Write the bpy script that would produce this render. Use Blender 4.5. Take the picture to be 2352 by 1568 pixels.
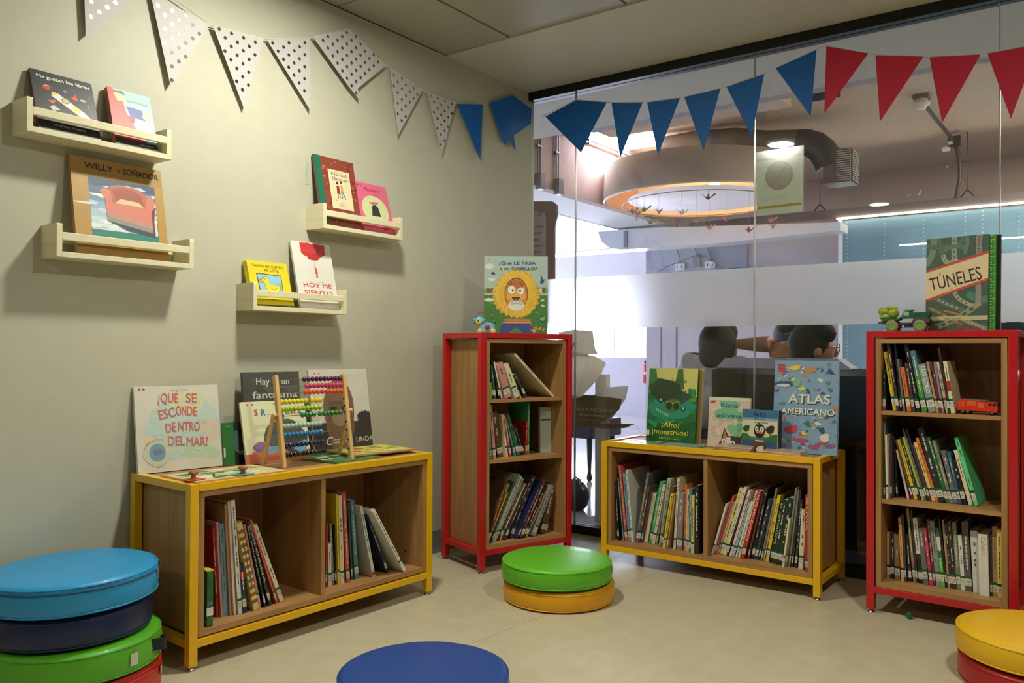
import bpy, math, random
from math import sin, cos, pi, radians, tan, atan2, hypot
from mathutils import Vector, Matrix
for _o in list(bpy.data.objects): bpy.data.objects.remove(_o, do_unlink=True)
SC = bpy.context.scene
COL = SC.collection
# ------------------------------------------------------------------ camera
FPX, YAW, PIT, ROLL = 1874.1, -36.3506, 0.6264, 0.2648
CAM = Vector((2.3416, -3.3466, 0.8686))
_y, _p, _r = radians(YAW), radians(PIT), radians(ROLL)
FWD = Vector((sin(_y)*cos(_p), cos(_y)*cos(_p), sin(_p)))
_rt = Vector((cos(_y), -sin(_y), 0)); _up = _rt.cross(FWD)
RGT = _rt*cos(_r) + _up*sin(_r); UPV = _up*cos(_r) - _rt*sin(_r)
cd = bpy.data.cameras.new('camera'); cam = bpy.data.objects.new('camera', cd); COL.objects.link(cam)
cd.sensor_width = 36; cd.sensor_fit = 'HORIZONTAL'; cd.lens = FPX*36/2352; cd.clip_start = .02; cd.clip_end = 60
cam.matrix_world = Matrix(((RGT.x, UPV.x, -FWD.x, CAM.x), (RGT.y, UPV.y, -FWD.y, CAM.y), (RGT.z, UPV.z, -FWD.z, CAM.z), (0, 0, 0, 1)))
SC.camera = cam
# ------------------------------------------------------------------ exposure and world
SC.view_settings.view_transform = 'Standard'; SC.view_settings.look = 'None'
SC.view_settings.exposure = 0.0; SC.view_settings.gamma = 1.0; SC.view_settings.use_curve_mapping = False
wd = bpy.data.worlds.new('world'); SC.world = wd; wd.use_nodes = True
wd.node_tree.nodes['Background'].inputs[0].default_value = (.8, .85, 1, 1)
wd.node_tree.nodes['Background'].inputs[1].default_value = .3
# ------------------------------------------------------------------ lamp powers (emission strength of the real fittings)
E_DOWN = 455.0      # round downlights in the reading room
E_WIN = 15.0        # daylight windows of the hall
E_SKY = 30.0        # hall skylight panel
E_LED = 13.0        # cool strip over the blinds
E_LAMP = 30.0       # bulb in the ring lamp
HC = 2.153         # room ceiling height

def ray(px, py): return FWD + RGT*((px-1176)/FPX) + UPV*((784-py)/FPX)
def at(px, py, x=None, y=None, z=None):
    d = ray(px, py)
    if x is not None: t = (x-CAM.x)/d.x
    elif y is not None: t = (y-CAM.y)/d.y
    else: t = (z-CAM.z)/d.z
    return CAM + d*t
# ------------------------------------------------------------------ materials
def lin(h):
    if isinstance(h, (tuple, list)): return tuple(h[:3])
    h = h.lstrip('#'); o = []
    if len(h) == 3: h = h[0]*2+h[1]*2+h[2]*2
    for i in (0, 2, 4):
        c = int(h[i:i+2], 16)/255
        o.append(c/12.92 if c <= .04045 else ((c+.055)/1.055)**2.4)
    return tuple(o)
_M = {}
def mat(h, rough=.5, metal=0., var=.06, scale=40., coat=0., bump=0., emit=0., spec=.5):
    key = (h, rough, metal, var, scale, coat, bump, emit, spec)
    if key in _M: return _M[key]
    c = lin(h); m = bpy.data.materials.new('m_%s' % (h if isinstance(h, str) else 'c')); m.use_nodes = True
    nt = m.node_tree; b = nt.nodes['Principled BSDF']
    b.inputs['Roughness'].default_value = rough; b.inputs['Metallic'].default_value = metal
    b.inputs['Specular IOR Level'].default_value = spec
    if coat: b.inputs['Coat Weight'].default_value = coat; b.inputs['Coat Roughness'].default_value = .08
    tc = nt.nodes.new('ShaderNodeTexCoord'); n = nt.nodes.new('ShaderNodeTexNoise')
    n.inputs['Scale'].default_value = scale; n.inputs['Detail'].default_value = 3
    nt.links.new(tc.outputs['Object'], n.inputs['Vector'])
    r = nt.nodes.new('ShaderNodeValToRGB')
    r.color_ramp.elements[0].position = .3; r.color_ramp.elements[1].position = .7
    r.color_ramp.elements[0].color = tuple(max(0, k*(1-var)) for k in c)+(1,)
    r.color_ramp.elements[1].color = tuple(min(1, k*(1+var)) for k in c)+(1,)
    nt.links.new(n.outputs['Fac'], r.inputs['Fac']); nt.links.new(r.outputs['Color'], b.inputs['Base Color'])
    if bump:
        bp = nt.nodes.new('ShaderNodeBump'); bp.inputs['Strength'].default_value = bump; bp.inputs['Distance'].default_value = .002
        nt.links.new(n.outputs['Fac'], bp.inputs['Height']); nt.links.new(bp.outputs['Normal'], b.inputs['Normal'])
    if emit:
        b.inputs['Emission Color'].default_value = c+(1,); b.inputs['Emission Strength'].default_value = emit
    _M[key] = m; return m
def wood(h1, h2, scale=(60, 60, 3), rough=.45):
    key = ('wood', h1, h2, scale)
    if key in _M: return _M[key]
    m = bpy.data.materials.new('wood'); m.use_nodes = True; nt = m.node_tree; b = nt.nodes['Principled BSDF']
    b.inputs['Roughness'].default_value = rough
    tc = nt.nodes.new('ShaderNodeTexCoord'); mp = nt.nodes.new('ShaderNodeMapping'); mp.inputs['Scale'].default_value = scale
    n = nt.nodes.new('ShaderNodeTexNoise'); n.inputs['Scale'].default_value = 1; n.inputs['Detail'].default_value = 6; n.inputs['Distortion'].default_value = .6
    r = nt.nodes.new('ShaderNodeValToRGB'); r.color_ramp.elements[0].position = .3; r.color_ramp.elements[1].position = .7
    r.color_ramp.elements[0].color = lin(h1)+(1,); r.color_ramp.elements[1].color = lin(h2)+(1,)
    nt.links.new(tc.outputs['Object'], mp.inputs['Vector']); nt.links.new(mp.outputs['Vector'], n.inputs['Vector'])
    nt.links.new(n.outputs['Fac'], r.inputs['Fac']); nt.links.new(r.outputs['Color'], b.inputs['Base Color'])
    _M[key] = m; return m
def emis(h, s):
    key = ('emis', h, s)
    if key in _M: return _M[key]
    m = bpy.data.materials.new('light'); m.use_nodes = True; nt = m.node_tree; nt.nodes.clear()
    e = nt.nodes.new('ShaderNodeEmission'); e.inputs[0].default_value = lin(h)+(1,); e.inputs[1].default_value = s
    o = nt.nodes.new('ShaderNodeOutputMaterial'); nt.links.new(e.outputs[0], o.inputs[0]); _M[key] = m; return m
def glass_mat(tint=(.95, .97, .97), rough=.0):
    m = bpy.data.materials.new('glass'); m.use_nodes = True; nt = m.node_tree; nt.nodes.clear()
    t = nt.nodes.new('ShaderNodeBsdfTransparent'); t.inputs[0].default_value = tint+(1,)
    g = nt.nodes.new('ShaderNodeBsdfGlossy'); g.inputs['Roughness'].default_value = rough; g.inputs[0].default_value = (1, 1, 1, 1)
    f = nt.nodes.new('ShaderNodeFresnel'); f.inputs[0].default_value = 1.5
    mx = nt.nodes.new('ShaderNodeMixShader'); o = nt.nodes.new('ShaderNodeOutputMaterial')
    nt.links.new(f.outputs[0], mx.inputs[0]); nt.links.new(t.outputs[0], mx.inputs[1]); nt.links.new(g.outputs[0], mx.inputs[2]); nt.links.new(mx.outputs[0], o.inputs[0])
    return m
def frost_mat(col):
    m = bpy.data.materials.new('frosted'); m.use_nodes = True; nt = m.node_tree; nt.nodes.clear()
    c = lin(col)+(1,)
    r = nt.nodes.new('ShaderNodeBsdfRefraction'); r.inputs[0].default_value = c; r.inputs['Roughness'].default_value = .75; r.inputs['IOR'].default_value = 1.15
    t = nt.nodes.new('ShaderNodeBsdfTranslucent'); t.inputs[0].default_value = c; d = nt.nodes.new('ShaderNodeBsdfDiffuse'); d.inputs[0].default_value = c
    a = nt.nodes.new('ShaderNodeMixShader'); a.inputs[0].default_value = .5; nt.links.new(t.outputs[0], a.inputs[1]); nt.links.new(r.outputs[0], a.inputs[2])
    b = nt.nodes.new('ShaderNodeMixShader'); b.inputs[0].default_value = .22; nt.links.new(a.outputs[0], b.inputs[1]); nt.links.new(d.outputs[0], b.inputs[2])
    o = nt.nodes.new('ShaderNodeOutputMaterial'); nt.links.new(b.outputs[0], o.inputs[0]); return m
def film_mat(col, trans=.5, clear=0.):
    # translucent film: lets light through diffusely
    m = bpy.data.materials.new('film'); m.use_nodes = True; nt = m.node_tree; nt.nodes.clear()
    c = lin(col)+(1,)
    d = nt.nodes.new('ShaderNodeBsdfDiffuse'); d.inputs[0].default_value = c
    t = nt.nodes.new('ShaderNodeBsdfTranslucent'); t.inputs[0].default_value = c
    mx = nt.nodes.new('ShaderNodeMixShader'); mx.inputs[0].default_value = trans
    nt.links.new(d.outputs[0], mx.inputs[1]); nt.links.new(t.outputs[0], mx.inputs[2]); last = mx
    if clear:
        tr = nt.nodes.new('ShaderNodeBsdfTransparent'); m2 = nt.nodes.new('ShaderNodeMixShader'); m2.inputs[0].default_value = clear
        nt.links.new(last.outputs[0], m2.inputs[1]); nt.links.new(tr.outputs[0], m2.inputs[2]); last = m2
    o = nt.nodes.new('ShaderNodeOutputMaterial'); nt.links.new(last.outputs[0], o.inputs[0]); return m

# ------------------------------------------------------------------ mesh builder
class MB:
    def __init__(s): s.v = []; s.f = []; s.m = []; s.mats = []; s.sm = []
    def mi(s, m):
        if m not in s.mats: s.mats.append(m)
        return s.mats.index(m)
    def add(s, vs, fs, m, smooth=False, T=None):
        n = len(s.v)
        s.v += [tuple(T @ Vector(v)) if T else tuple(v) for v in vs]
        k = s.mi(m)
        for f in fs: s.f.append([i+n for i in f]); s.m.append(k); s.sm.append(smooth)
        return s
    def box(s, a, b, m, T=None, bev=0.):
        (x0, y0, z0), (x1, y1, z1) = a, b
        if x0 > x1: x0, x1 = x1, x0
        if y0 > y1: y0, y1 = y1, y0
        if z0 > z1: z0, z1 = z1, z0
        if bev <= 0:
            v = [(x0,y0,z0),(x1,y0,z0),(x1,y1,z0),(x0,y1,z0),(x0,y0,z1),(x1,y0,z1),(x1,y1,z1),(x0,y1,z1)]
            f = [(3,2,1,0),(4,5,6,7),(0,1,5,4),(1,2,6,5),(2,3,7,6),(3,0,4,7)]
            return s.add(v, f, m, False, T)
        c = min(bev, (x1-x0)*.45, (y1-y0)*.45, (z1-z0)*.45); v = []
        # 3 verts per corner chamfer
        idx = {}
        for i, X in enumerate((x0, x1)):
            for j, Y in enumerate((y0, y1)):
                for k, Z in enumerate((z0, z1)):
                    sx, sy, sz = (1, -1)[i], (1, -1)[j], (1, -1)[k]
                    idx[i, j, k] = len(v); v += [(X, Y+sy*c, Z+sz*c), (X+sx*c, Y, Z+sz*c), (X+sx*c, Y+sy*c, Z)]
        f = []
        g = lambda i, j, k, a_: idx[i, j, k]+a_
        for i in (0, 1): q = [g(i,0,0,0), g(i,1,0,0), g(i,1,1,0), g(i,0,1,0)]; f.append(q if i else q[::-1])
        for j in (0, 1): q = [g(0,j,0,1), g(1,j,0,1), g(1,j,1,1), g(0,j,1,1)]; f.append(q[::-1] if j else q)
        for k in (0, 1): q = [g(0,0,k,2), g(1,0,k,2), g(1,1,k,2), g(0,1,k,2)]; f.append(q if k else q[::-1])
        for j in (0, 1):
            for k in (0, 1): q = [g(0,j,k,1), g(1,j,k,1), g(1,j,k,2), g(0,j,k,2)]; f.append(q if j != k else q[::-1])
        for i in (0, 1):
            for k in (0, 1): q = [g(i,0,k,0), g(i,1,k,0), g(i,1,k,2), g(i,0,k,2)]; f.append(q if i == k else q[::-1])
        for i in (0, 1):
            for j in (0, 1): q = [g(i,j,0,0), g(i,j,1,0), g(i,j,1,1), g(i,j,0,1)]; f.append(q if i != j else q[::-1])
        for (i, j, k), b0 in idx.items(): f.append((b0, b0+1, b0+2) if (i+j+k) % 2 == 0 else (b0+2, b0+1, b0))
        return s.add(v, f, m, False, T)
    def prism(s, pts, z0, z1, m, T=None, smooth=False):
        # pts CCW polygon in xy, extruded z0..z1
        n = len(pts); v = [(x, y, z0) for x, y in pts]+[(x, y, z1) for x, y in pts]
        f = [list(range(n))[::-1], list(range(n, 2*n))]
        s.add(v, f, m, False, T)
        s.add(v, [(i, (i+1) % n, n+(i+1) % n, n+i) for i in range(n)], m, smooth, T)
        return s
    def poly(s, pts, m, T=None): return s.add(pts, [list(range(len(pts)))], m, False, T)
    def lathe(s, prof, m, T=None, n=32, smooth=True, cap=True):
        v = []; f = []
        for r_, z_ in prof:
            for i in range(n): a = 2*pi*i/n; v.append((r_*cos(a), r_*sin(a), z_))
        for k in range(len(prof)-1):
            for i in range(n): j = (i+1) % n; f.append((k*n+i, k*n+j, (k+1)*n+j, (k+1)*n+i))
        s.add(v, f, m, smooth, T)
        if cap:
            if prof[0][0] > 1e-5: s.add(v[:n], [list(range(n))[::-1]], m, False, T)
            if prof[-1][0] > 1e-5: s.add(v[-n:], [list(range(n))], m, False, T)
        return s
    def tube(s, path, r_, m, n=10, T=None, closed=False, smooth=True):
        P = [Vector(p) for p in path]; N = len(P); v = []; f = []
        rr = r_ if isinstance(r_, (list, tuple)) else [r_]*N
        prev = None
        for i, p in enumerate(P):
            if closed: t = (P[(i+1) % N]-P[i-1])
            else: t = (P[min(i+1, N-1)]-P[max(i-1, 0)])
            t.normalize()
            if prev is None:
                a = Vector((0, 0, 1)) if abs(t.z) < .9 else Vector((1, 0, 0)); u_ = t.cross(a).normalized()
            else: u_ = (prev-t*prev.dot(t)).normalized()
            prev = u_; w_ = t.cross(u_)
            for k in range(n): a = 2*pi*k/n; v.append(tuple(p+(u_*cos(a)+w_*sin(a))*rr[i]))
        for i in range(N if closed else N-1):
            j = (i+1) % N
            for k in range(n): l = (k+1) % n; f.append((i*n+k, i*n+l, j*n+l, j*n+k))
        s.add(v, f, m, smooth, T)
        if not closed: s.add(v[:n], [list(range(n))[::-1]], m, False, T); s.add(v[-n:], [list(range(n))], m, False, T)
        return s
    def ball(s, c, r_, m, n=14, T=None, hole=0):
        if not isinstance(r_, (tuple, list)): r_ = (r_, r_, r_)
        v = []; f = []; K = n//2
        for k in range(K+1):
            th = pi*k/K
            for i in range(n): a = 2*pi*i/n; v.append((c[0]+r_[0]*sin(th)*cos(a), c[1]+r_[1]*sin(th)*sin(a), c[2]-r_[2]*cos(th)))
        for k in range(K):
            for i in range(n): j = (i+1) % n; f.append((k*n+i, k*n+j, (k+1)*n+j, (k+1)*n+i))
        return s.add(v, f, m, True, T)
    def build(s, name, parent=None, bevel=0., subsurf=0, loc=None):
        me = bpy.data.meshes.new(name); me.from_pydata(s.v, [], s.f)
        for m in s.mats: me.materials.append(m)
        me.polygons.foreach_set('material_index', s.m); me.polygons.foreach_set('use_smooth', s.sm)
        me.update()
        o = bpy.data.objects.new(name, me); COL.objects.link(o)
        if parent: o.parent = parent
        if bevel:
            b = o.modifiers.new('bevel', 'BEVEL'); b.width = bevel; b.segments = 2; b.limit_method = 'ANGLE'; b.angle_limit = radians(50)
        if subsurf:
            b = o.modifiers.new('subsurf', 'SUBSURF'); b.levels = subsurf; b.render_levels = subsurf
        if loc is not None: o.location = loc
        return o
def B1(a, b, m, name, parent=None, bevel=0., T=None): return MB().box(a, b, m, T).build(name, parent, bevel)
def thing(name, label, cat, loc=(0, 0, 0), rotz=0., group=None, rot=None):
    o = bpy.data.objects.new(name, None); COL.objects.link(o); o.empty_display_size = .05
    o.location = loc; o.rotation_euler = rot if rot else (0, 0, rotz); o['label'] = label; o['category'] = cat
    if group: o['group'] = group
    return o
def tag(o, label, cat, group=None, kind=None):
    o['label'] = label; o['category'] = cat
    if group: o['group'] = group
    if kind: o['kind'] = kind
    return o
def struct(o): o['kind'] = 'structure'; return o

# ------------------------------------------------------------------ lettering and cover art
_TX = {}
def text_geo(s, bold=0., shear=0.):
    key = (s, bold, shear)
    if key in _TX: return _TX[key]
    c = bpy.data.curves.new('txt', 'FONT'); c.body = s; c.size = 1; c.shear = shear; c.resolution_u = 3
    o = bpy.data.objects.new('txt', c); me = o.to_mesh()
    v = [(p.co.x, p.co.y) for p in me.vertices]; f = [tuple(q.vertices) for q in me.polygons]
    o.to_mesh_clear(); bpy.data.objects.remove(o); bpy.data.curves.remove(c)
    x0 = min(p[0] for p in v); x1 = max(p[0] for p in v); y0 = min(p[1] for p in v); y1 = max(p[1] for p in v)
    v = [(p[0]-x0, p[1]) for p in v]
    if bold:     # heavier strokes: the same letters laid a hair apart
        n0 = len(v); f0 = list(f); v0 = list(v); b_ = min(bold, .035)
        for dx, dy in ((b_, 0), (-b_, 0), (0, b_), (0, -b_)): f += [tuple(i+len(v) for i in q) for q in f0]; v += [(p[0]+dx, p[1]+dy) for p in v0]
    _TX[key] = (v, f, x1-x0, y0, y1); return _TX[key]
class Art:
    """flat print in a w x h rectangle (metres), x right, z up, facing -y; layers rise by 0.015 mm"""
    def __init__(s, w, h, y=0., rough=.45):
        s.w, s.h, s.y, s.mb, s.k, s.rough = w, h, y, MB(), 0, rough
        if w != 1 or h != 1: s.clip = True
    def _clip(s, pts):
        W, H = s.w, s.h
        for ax, lim, sg in ((0, 0, 1), (0, W, -1), (1, 0, 1), (1, H, -1)):
            out = []; N = len(pts)
            for i in range(N):
                a, b = pts[i], pts[(i+1) % N]; da, db = (a[ax]-lim)*sg, (b[ax]-lim)*sg
                if da >= 0: out.append(a)
                if (da >= 0) != (db >= 0):
                    t = da/(da-db); out.append((a[0]+(b[0]-a[0])*t, a[1]+(b[1]-a[1])*t))
            pts = out
            if len(pts) < 3: return []
        return pts
    def _p(s, pts, m, n=None, lay=None):
        if n is None and hasattr(s, 'clip'):
            pts = s._clip(pts)
            if not pts: return
        s.k += 1; yy = s.y-.000015*s.k
        s.mb.add([(x, yy-(0 if lay is None else lay[i]*.000006), z) for i, (x, z) in enumerate(pts)], n or [list(range(len(pts)))], m)
    def m(s, c): return mat(c, s.rough, 0, .03, 60) if isinstance(c, str) else c
    def poly(s, pts, c):    # pts as fractions
        s._p([(x*s.w, z*s.h) for x, z in pts], s.m(c)); return s
    def rect(s, x0, z0, x1, z1, c): return s.poly([(x0, z0), (x1, z0), (x1, z1), (x0, z1)], c)
    def ell(s, cx, cz, rx, rz, c, n=28, wob=0., seed=1, spike=0):
        rn = random.Random(seed); P = []
        ph = [rn.uniform(0, 6) for _ in range(4)]
        for i in range(n):
            a = 2*pi*i/n; k = 1+wob*(sin(2*a+ph[0])+.6*sin(3*a+ph[1])+.5*sin(5*a+ph[2]))
            if spike: k *= 1+(spike if i % 2 else -spike)
            P.append(((cx+rx*k*cos(a)), (cz+rz*k*sin(a))))
        return s.poly(P, c)
    def line(s, pts, wd_, c):
        P = [Vector((x*s.w, z*s.h)) for x, z in pts]; L = []; R = []
        for i, p in enumerate(P):
            t = (P[min(i+1, len(P)-1)]-P[max(i-1, 0)]).normalized(); n = Vector((-t.y, t.x))*wd_/2
            L.append(p+n); R.append(p-n)
        v = [tuple(q) for q in L+R]; N = len(P)
        if hasattr(s, 'clip') and any(not (0 <= q[0] <= s.w and 0 <= q[1] <= s.h) for q in v):
            V = []; F = []
            for i in range(N-1):
                q = s._clip([v[i], v[N+i], v[N+i+1], v[i+1]])
                if q: F.append(list(range(len(V), len(V)+len(q)))); V += q
            if F: s._p(V, s.m(c), F)
            return s
        s._p(v, s.m(c), [(i, N+i, N+i+1, i+1) for i in range(N-1)]); return s
    def star(s, cx, cz, r_, c):
        k = s.w/s.h
        return s.poly([(cx+r_*(1 if i % 2 == 0 else .42)*cos(pi/2+pi*i/5), cz+r_*k*(1 if i % 2 == 0 else .42)*sin(pi/2+pi*i/5)) for i in range(10)], c)
    def text(s, t, x, z, size, c, bold=0., shear=0., align='c', rot=0., width=None):
        # x,z: fractions of the baseline anchor; size: cap height in metres; width: fit to metres
        v, f, wd_, y0, y1 = text_geo(t, bold, shear)
        k = size/.73; kx = k if width is None else width/wd_
        off = {'c': -wd_/2, 'l': 0, 'r': -wd_}[align]; ca, sa = cos(rot), sin(rot)
        P = []
        for a, b in v:
            X, Z = (a+off)*kx, b*k
            P.append((x*s.w+X*ca-Z*sa, z*s.h+X*sa+Z*ca))
        nv = len(v)//5 if bold else len(v)
        s._p(P, s.m(c), f, [i//nv for i in range(len(v))]); return s
    def build(s, name, parent, at_=None):
        return s.mb.build(name, parent, loc=at_)
# ================================================================== the room shell
def wall_mat(h, bump=.15):
    return mat(h, .55, 0, .02, 18, 0, bump)
M_WALL = wall_mat('#bfbda8'); M_CEIL = mat('#c9c5b6', .7, 0, .02, 30)
M_BLACK = mat('#0b0b0c', .35, 0, .05, 30)
def floor_mat():
    m = bpy.data.materials.new('linoleum'); m.use_nodes = True; nt = m.node_tree; b = nt.nodes['Principled BSDF']
    tc = nt.nodes.new('ShaderNodeTexCoord')
    def noise(sc, lo, hi, c0, c1):
        n = nt.nodes.new('ShaderNodeTexNoise'); n.inputs['Scale'].default_value = sc; n.inputs['Detail'].default_value = 4
        r = nt.nodes.new('ShaderNodeValToRGB'); r.color_ramp.elements[0].position = lo; r.color_ramp.elements[1].position = hi
        r.color_ramp.elements[0].color = c0+(1,); r.color_ramp.elements[1].color = c1+(1,)
        nt.links.new(tc.outputs['Object'], n.inputs['Vector']); nt.links.new(n.outputs['Fac'], r.inputs['Fac']); return r
    a = noise(14, .35, .7, lin('#c0b799'), lin('#cac1a5')); s1 = noise(230, .34, .40, (.70, .68, .62), (1, 1, 1)); s2 = noise(420, .36, .46, (.82, .8, .76), (1, 1, 1))
    def mul(x, y):
        k = nt.nodes.new('ShaderNodeMix'); k.data_type = 'RGBA'; k.blend_type = 'MULTIPLY'; k.inputs[0].default_value = 1
        nt.links.new(x, k.inputs[6]); nt.links.new(y, k.inputs[7]); return k.outputs[2]
    c = mul(mul(a.outputs[0], s1.outputs[0]), s2.outputs[0])
    # welded seam of the sheet floor: a thin line x = .80 + k*(y+1.46)
    sx = nt.nodes.new('ShaderNodeSeparateXYZ'); nt.links.new(tc.outputs['Object'], sx.inputs[0])
    def mth(op, a_, b_):
        k = nt.nodes.new('ShaderNodeMath'); k.operation = op
        for i, q in enumerate((a_, b_)):
            if q is None: continue
            if isinstance(q, (int, float)): k.inputs[i].default_value = q
            else: nt.links.new(q, k.inputs[i])
        return k.outputs[0]
    ln = mth('SUBTRACT', sx.outputs[0], mth('ADD', mth('MULTIPLY', mth('ADD', sx.outputs[1], 1.464), .089), .808))
    md = mth('PINGPONG', ln, 1.0)
    on = mth('LESS_THAN', md, .0022)
    k = nt.nodes.new('ShaderNodeMix'); k.data_type = 'RGBA'; k.blend_type = 'MULTIPLY'; nt.links.new(on, k.inputs[0]); nt.links.new(c, k.inputs[6]); k.inputs[7].default_value = (.72, .7, .66, 1)
    nt.links.new(k.outputs[2], b.inputs['Base Color']); b.inputs['Roughness'].default_value = .34; b.inputs['Specular IOR Level'].default_value = .45
    return m
struct(MB().box((-.12, -6.3, -.08), (4.8, .02, 0), floor_mat()).build('floor'))
struct(MB().box((-.12, -6.3, 0), (0, 0.012, HC), M_WALL).build('wall_left'))
struct(MB().box((-.12, -6.4, 0), (4.8, -6.3, HC), mat('#5f584c', .7)).build('wall_back'))
struct(MB().box((4.7, -6.3, 0), (4.8, 0, HC), mat('#6f6857', .7)).build('wall_right'))
struct(MB().box((0, -6.3, 0), (.008, -.012, .097), mat('#8d8f88', .35, .3, .05, 30)).build('baseboard_left'))
# ceiling: smooth band beside the glass, metal tiles further in
cl = MB()
cl.box((-1.12, -.66, HC), (4.8, .72, HC+.1), M_CEIL)
cl.box((-.12, -6.4, HC+.03), (4.8, -.66, HC+.1), mat('#55524a', .8))
M_TILE = mat('#a9a698', .5, 0, .02, 40)
x = .346-.545
while x < 4.8:
    yy = -.66
    while yy > -6.4:
        cl.box((max(x+.006, 0), max(yy-.617, -6.4), HC+.004), (min(x+.539, 4.8), yy-.003, HC+.03), M_TILE); yy -= .62
    x += .545
struct(cl.build('ceiling'))
# glass front
M_GLASS = glass_mat()
seams = [0.0, .257, 1.137, at(2297, 400, y=0).x, 2.9, 3.8, 4.7]
for i in range(len(seams)-1):
    w = MB().box((seams[i]+.0015-(.006 if i == 0 else 0), -.005, .04), (seams[i+1]-.0015, .005, 2.112), M_GLASS)
    struct(w.build('window_%d' % (i+1)))
sl = MB()
for s_ in seams[1:-1]: sl.box((s_-.002, -.0062, .04), (s_+.002, .0062, 2.112), mat('#b9b4b4', .25, .2))
struct(sl.build('trim_1'))
struct(MB().box((0, -.035, 2.112), (4.7, .035, HC-.001), M_BLACK).build('trim_2'))
struct(MB().box((0, -.03, .001), (4.7, .03, .04), M_BLACK).build('trim_3'))
# frosted strip stuck on the panes
M_FROST = frost_mat('#f0f0f6')
fr = MB()
for i in range(len(seams)-1): fr.poly([(seams[i]+.003, -.0062, .976), (seams[i+1]-.003, -.0062, .976), (seams[i+1]-.003, -.0062, 1.219), (seams[i]+.003, -.0062, 1.219)], M_FROST)
struct(fr.build('trim_4'))
# ================================================================== the hall beyond the glass
M_HW = mat('#c6c3ca', .7, 0, .02, 8); M_HC = mat('#c2b09c', .75, 0, .04, 3); M_PINK = mat('#b89a92', .7, 0, .03, 6)
struct(MB().box((-8, .02, -.08), (6, 7, 0), mat('#b3b1b0', .12, 0, .06, 5)).build('floor'))
struct(MB().box((-8, .72, 2.66), (6, 7, 2.76), M_HC).build('ceiling'))
struct(MB().box((-1.2, .72, 2.1), (-1.12, 4.15, 2.66), M_PINK).build('wall_hall_side'))
struct(MB().box((-1.67, .012, 2.1), (-1.201, 4.15, 2.16), mat('#e3e1e6', .6)).box((-1.70, .012, 2.1), (-1.67, 4.15, 2.105), mat('#6f6c72', .6)).box((-8, .012, 2.28), (-1.67, 6.6, 2.34), mat('#dcdbe4', .6)).build('ceiling'))
struct(MB().box((-8, -.1, 0), (-.12, .012, 2.66), M_HW).build('wall_hall_front'))
struct(MB().box((-.12, .72, 2.153), (6, .80, 2.66), mat('#a9a4a8', .7)).build('trim_5'))
struct(MB().box((5.9, 0, 0), (6, 7, 2.7), mat('#5a5560', .8)).build('wall_right'))
struct(MB().box((4.8, -.1, 0), (6, 0, 2.7), mat('#5a5560', .8)).build('wall_hall_front'))
struct(MB().box((-8.1, 0, 0), (-8, 7, 2.7), M_HW).build('wall_left'))
struct(MB().box((-1.72, 5.37, 0), (6, 5.47, 2.66), mat('#b5a396', .75, 0, .03, 4)).build('wall_far'))
px0 = at(1484, 700, y=4.6).x
struct(MB().box((px0, 4.6, 0), (.45, 4.7, at(1600, 545, y=4.6).z), M_HW).box((px0+.17, 4.594, 0), (px0+.18, 4.6, 1.9), mat('#8f8ca0')).box((px0+.35, 4.594, 0), (px0+.36, 4.6, 1.9), mat('#77748c')).build('wall_partition'))
# daylight wall far left
zt, zb = at(1350, 546, y=6.5).z, at(1350, 586, y=6.5).z
z2t, z2b = at(1400, 660, y=6.5).z, at(1400, 820, y=6.5).z
wx = at(1484, 700, y=6.5).x
ww = MB(); ww.box((-8, 6.5, 0), (0, 6.6, z2b), M_HW).box((-8, 6.5, z2t), (0, 6.6, zb), M_HW).box((-8, 6.5, min(zt, 2.27)), (0, 6.6, 2.66), M_HW).box((wx, 6.5, z2b), (0, 6.6, z2t), M_HW).box((wx+1.0, 6.5, zb), (0, 6.6, zt), M_HW)
struct(ww.build('wall_window_side'))
M_DAY = emis('#e6ecff', E_WIN)
wn = thing('window_8', '', ''); del wn['label']; del wn['category']; wn['kind'] = 'structure'
MB().box((-8, 6.56, z2b), (wx, 6.58, z2t), M_DAY).build('window_pane', wn)
MB().box((-8, 6.56, zb), (wx+1.0, 6.58, min(zt, 2.27)), emis('#fff8f0', E_WIN)).build('window_pane', wn)
fm = MB()
for xx in (-7, -6, -5, -4.1, -3.2): fm.box((xx, 6.54, z2b), (xx+.03, 6.56, z2t), mat('#d9d9e0'))
fm.box((at(1335, 560, y=6.5).x, 6.54, zb), (at(1335, 560, y=6.5).x+.02, 6.56, min(zt, 2.27)), mat('#d9d0d0'))
fm.build('window_frame', wn)
# big daylight opening on the left side of the hall, out of the picture
struct(MB().box((-7.99, 1.0, .9), (-7.97, 6.0, 2.2), emis('#dfe6ff', E_WIN*1.3)).build('window_9'))
# ================================================================== lamps
def downlight(x, y, z, label, s, d=.155):
    t = thing('downlight', label, 'ceiling light', (x, y, z), 0, 'round recessed downlights')
    MB().lathe([(d/2+.014, -.001), (d/2+.014, -.005), (d/2, -.007), (d/2-.003, -.001)], mat('#e8e8e2', .4), n=40, cap=False).build('trim_ring', t)
    MB().lathe([(0.0001, -.0035), (d/2-.001, -.0035), (d/2-.001, -.001)], emis('#f5f3e4', s), n=40, cap=False).build('diffuser', t)
    return t
downlight(.69, -1.70, HC+.003, 'round white ceiling downlight mirrored in the glass above the taped notice', E_DOWN)
downlight(2.49, -1.80, HC+.003, 'round white ceiling downlight out of frame nearest the right red bookcase', E_DOWN)
downlight(.71, -4.25, HC+.003, 'round white ceiling downlight mirrored small in the glass beside the long light strip', E_DOWN*.4)
downlight(2.5, -4.25, HC+.003, 'round white ceiling downlight out of frame behind the viewer', E_DOWN*.3)
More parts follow.
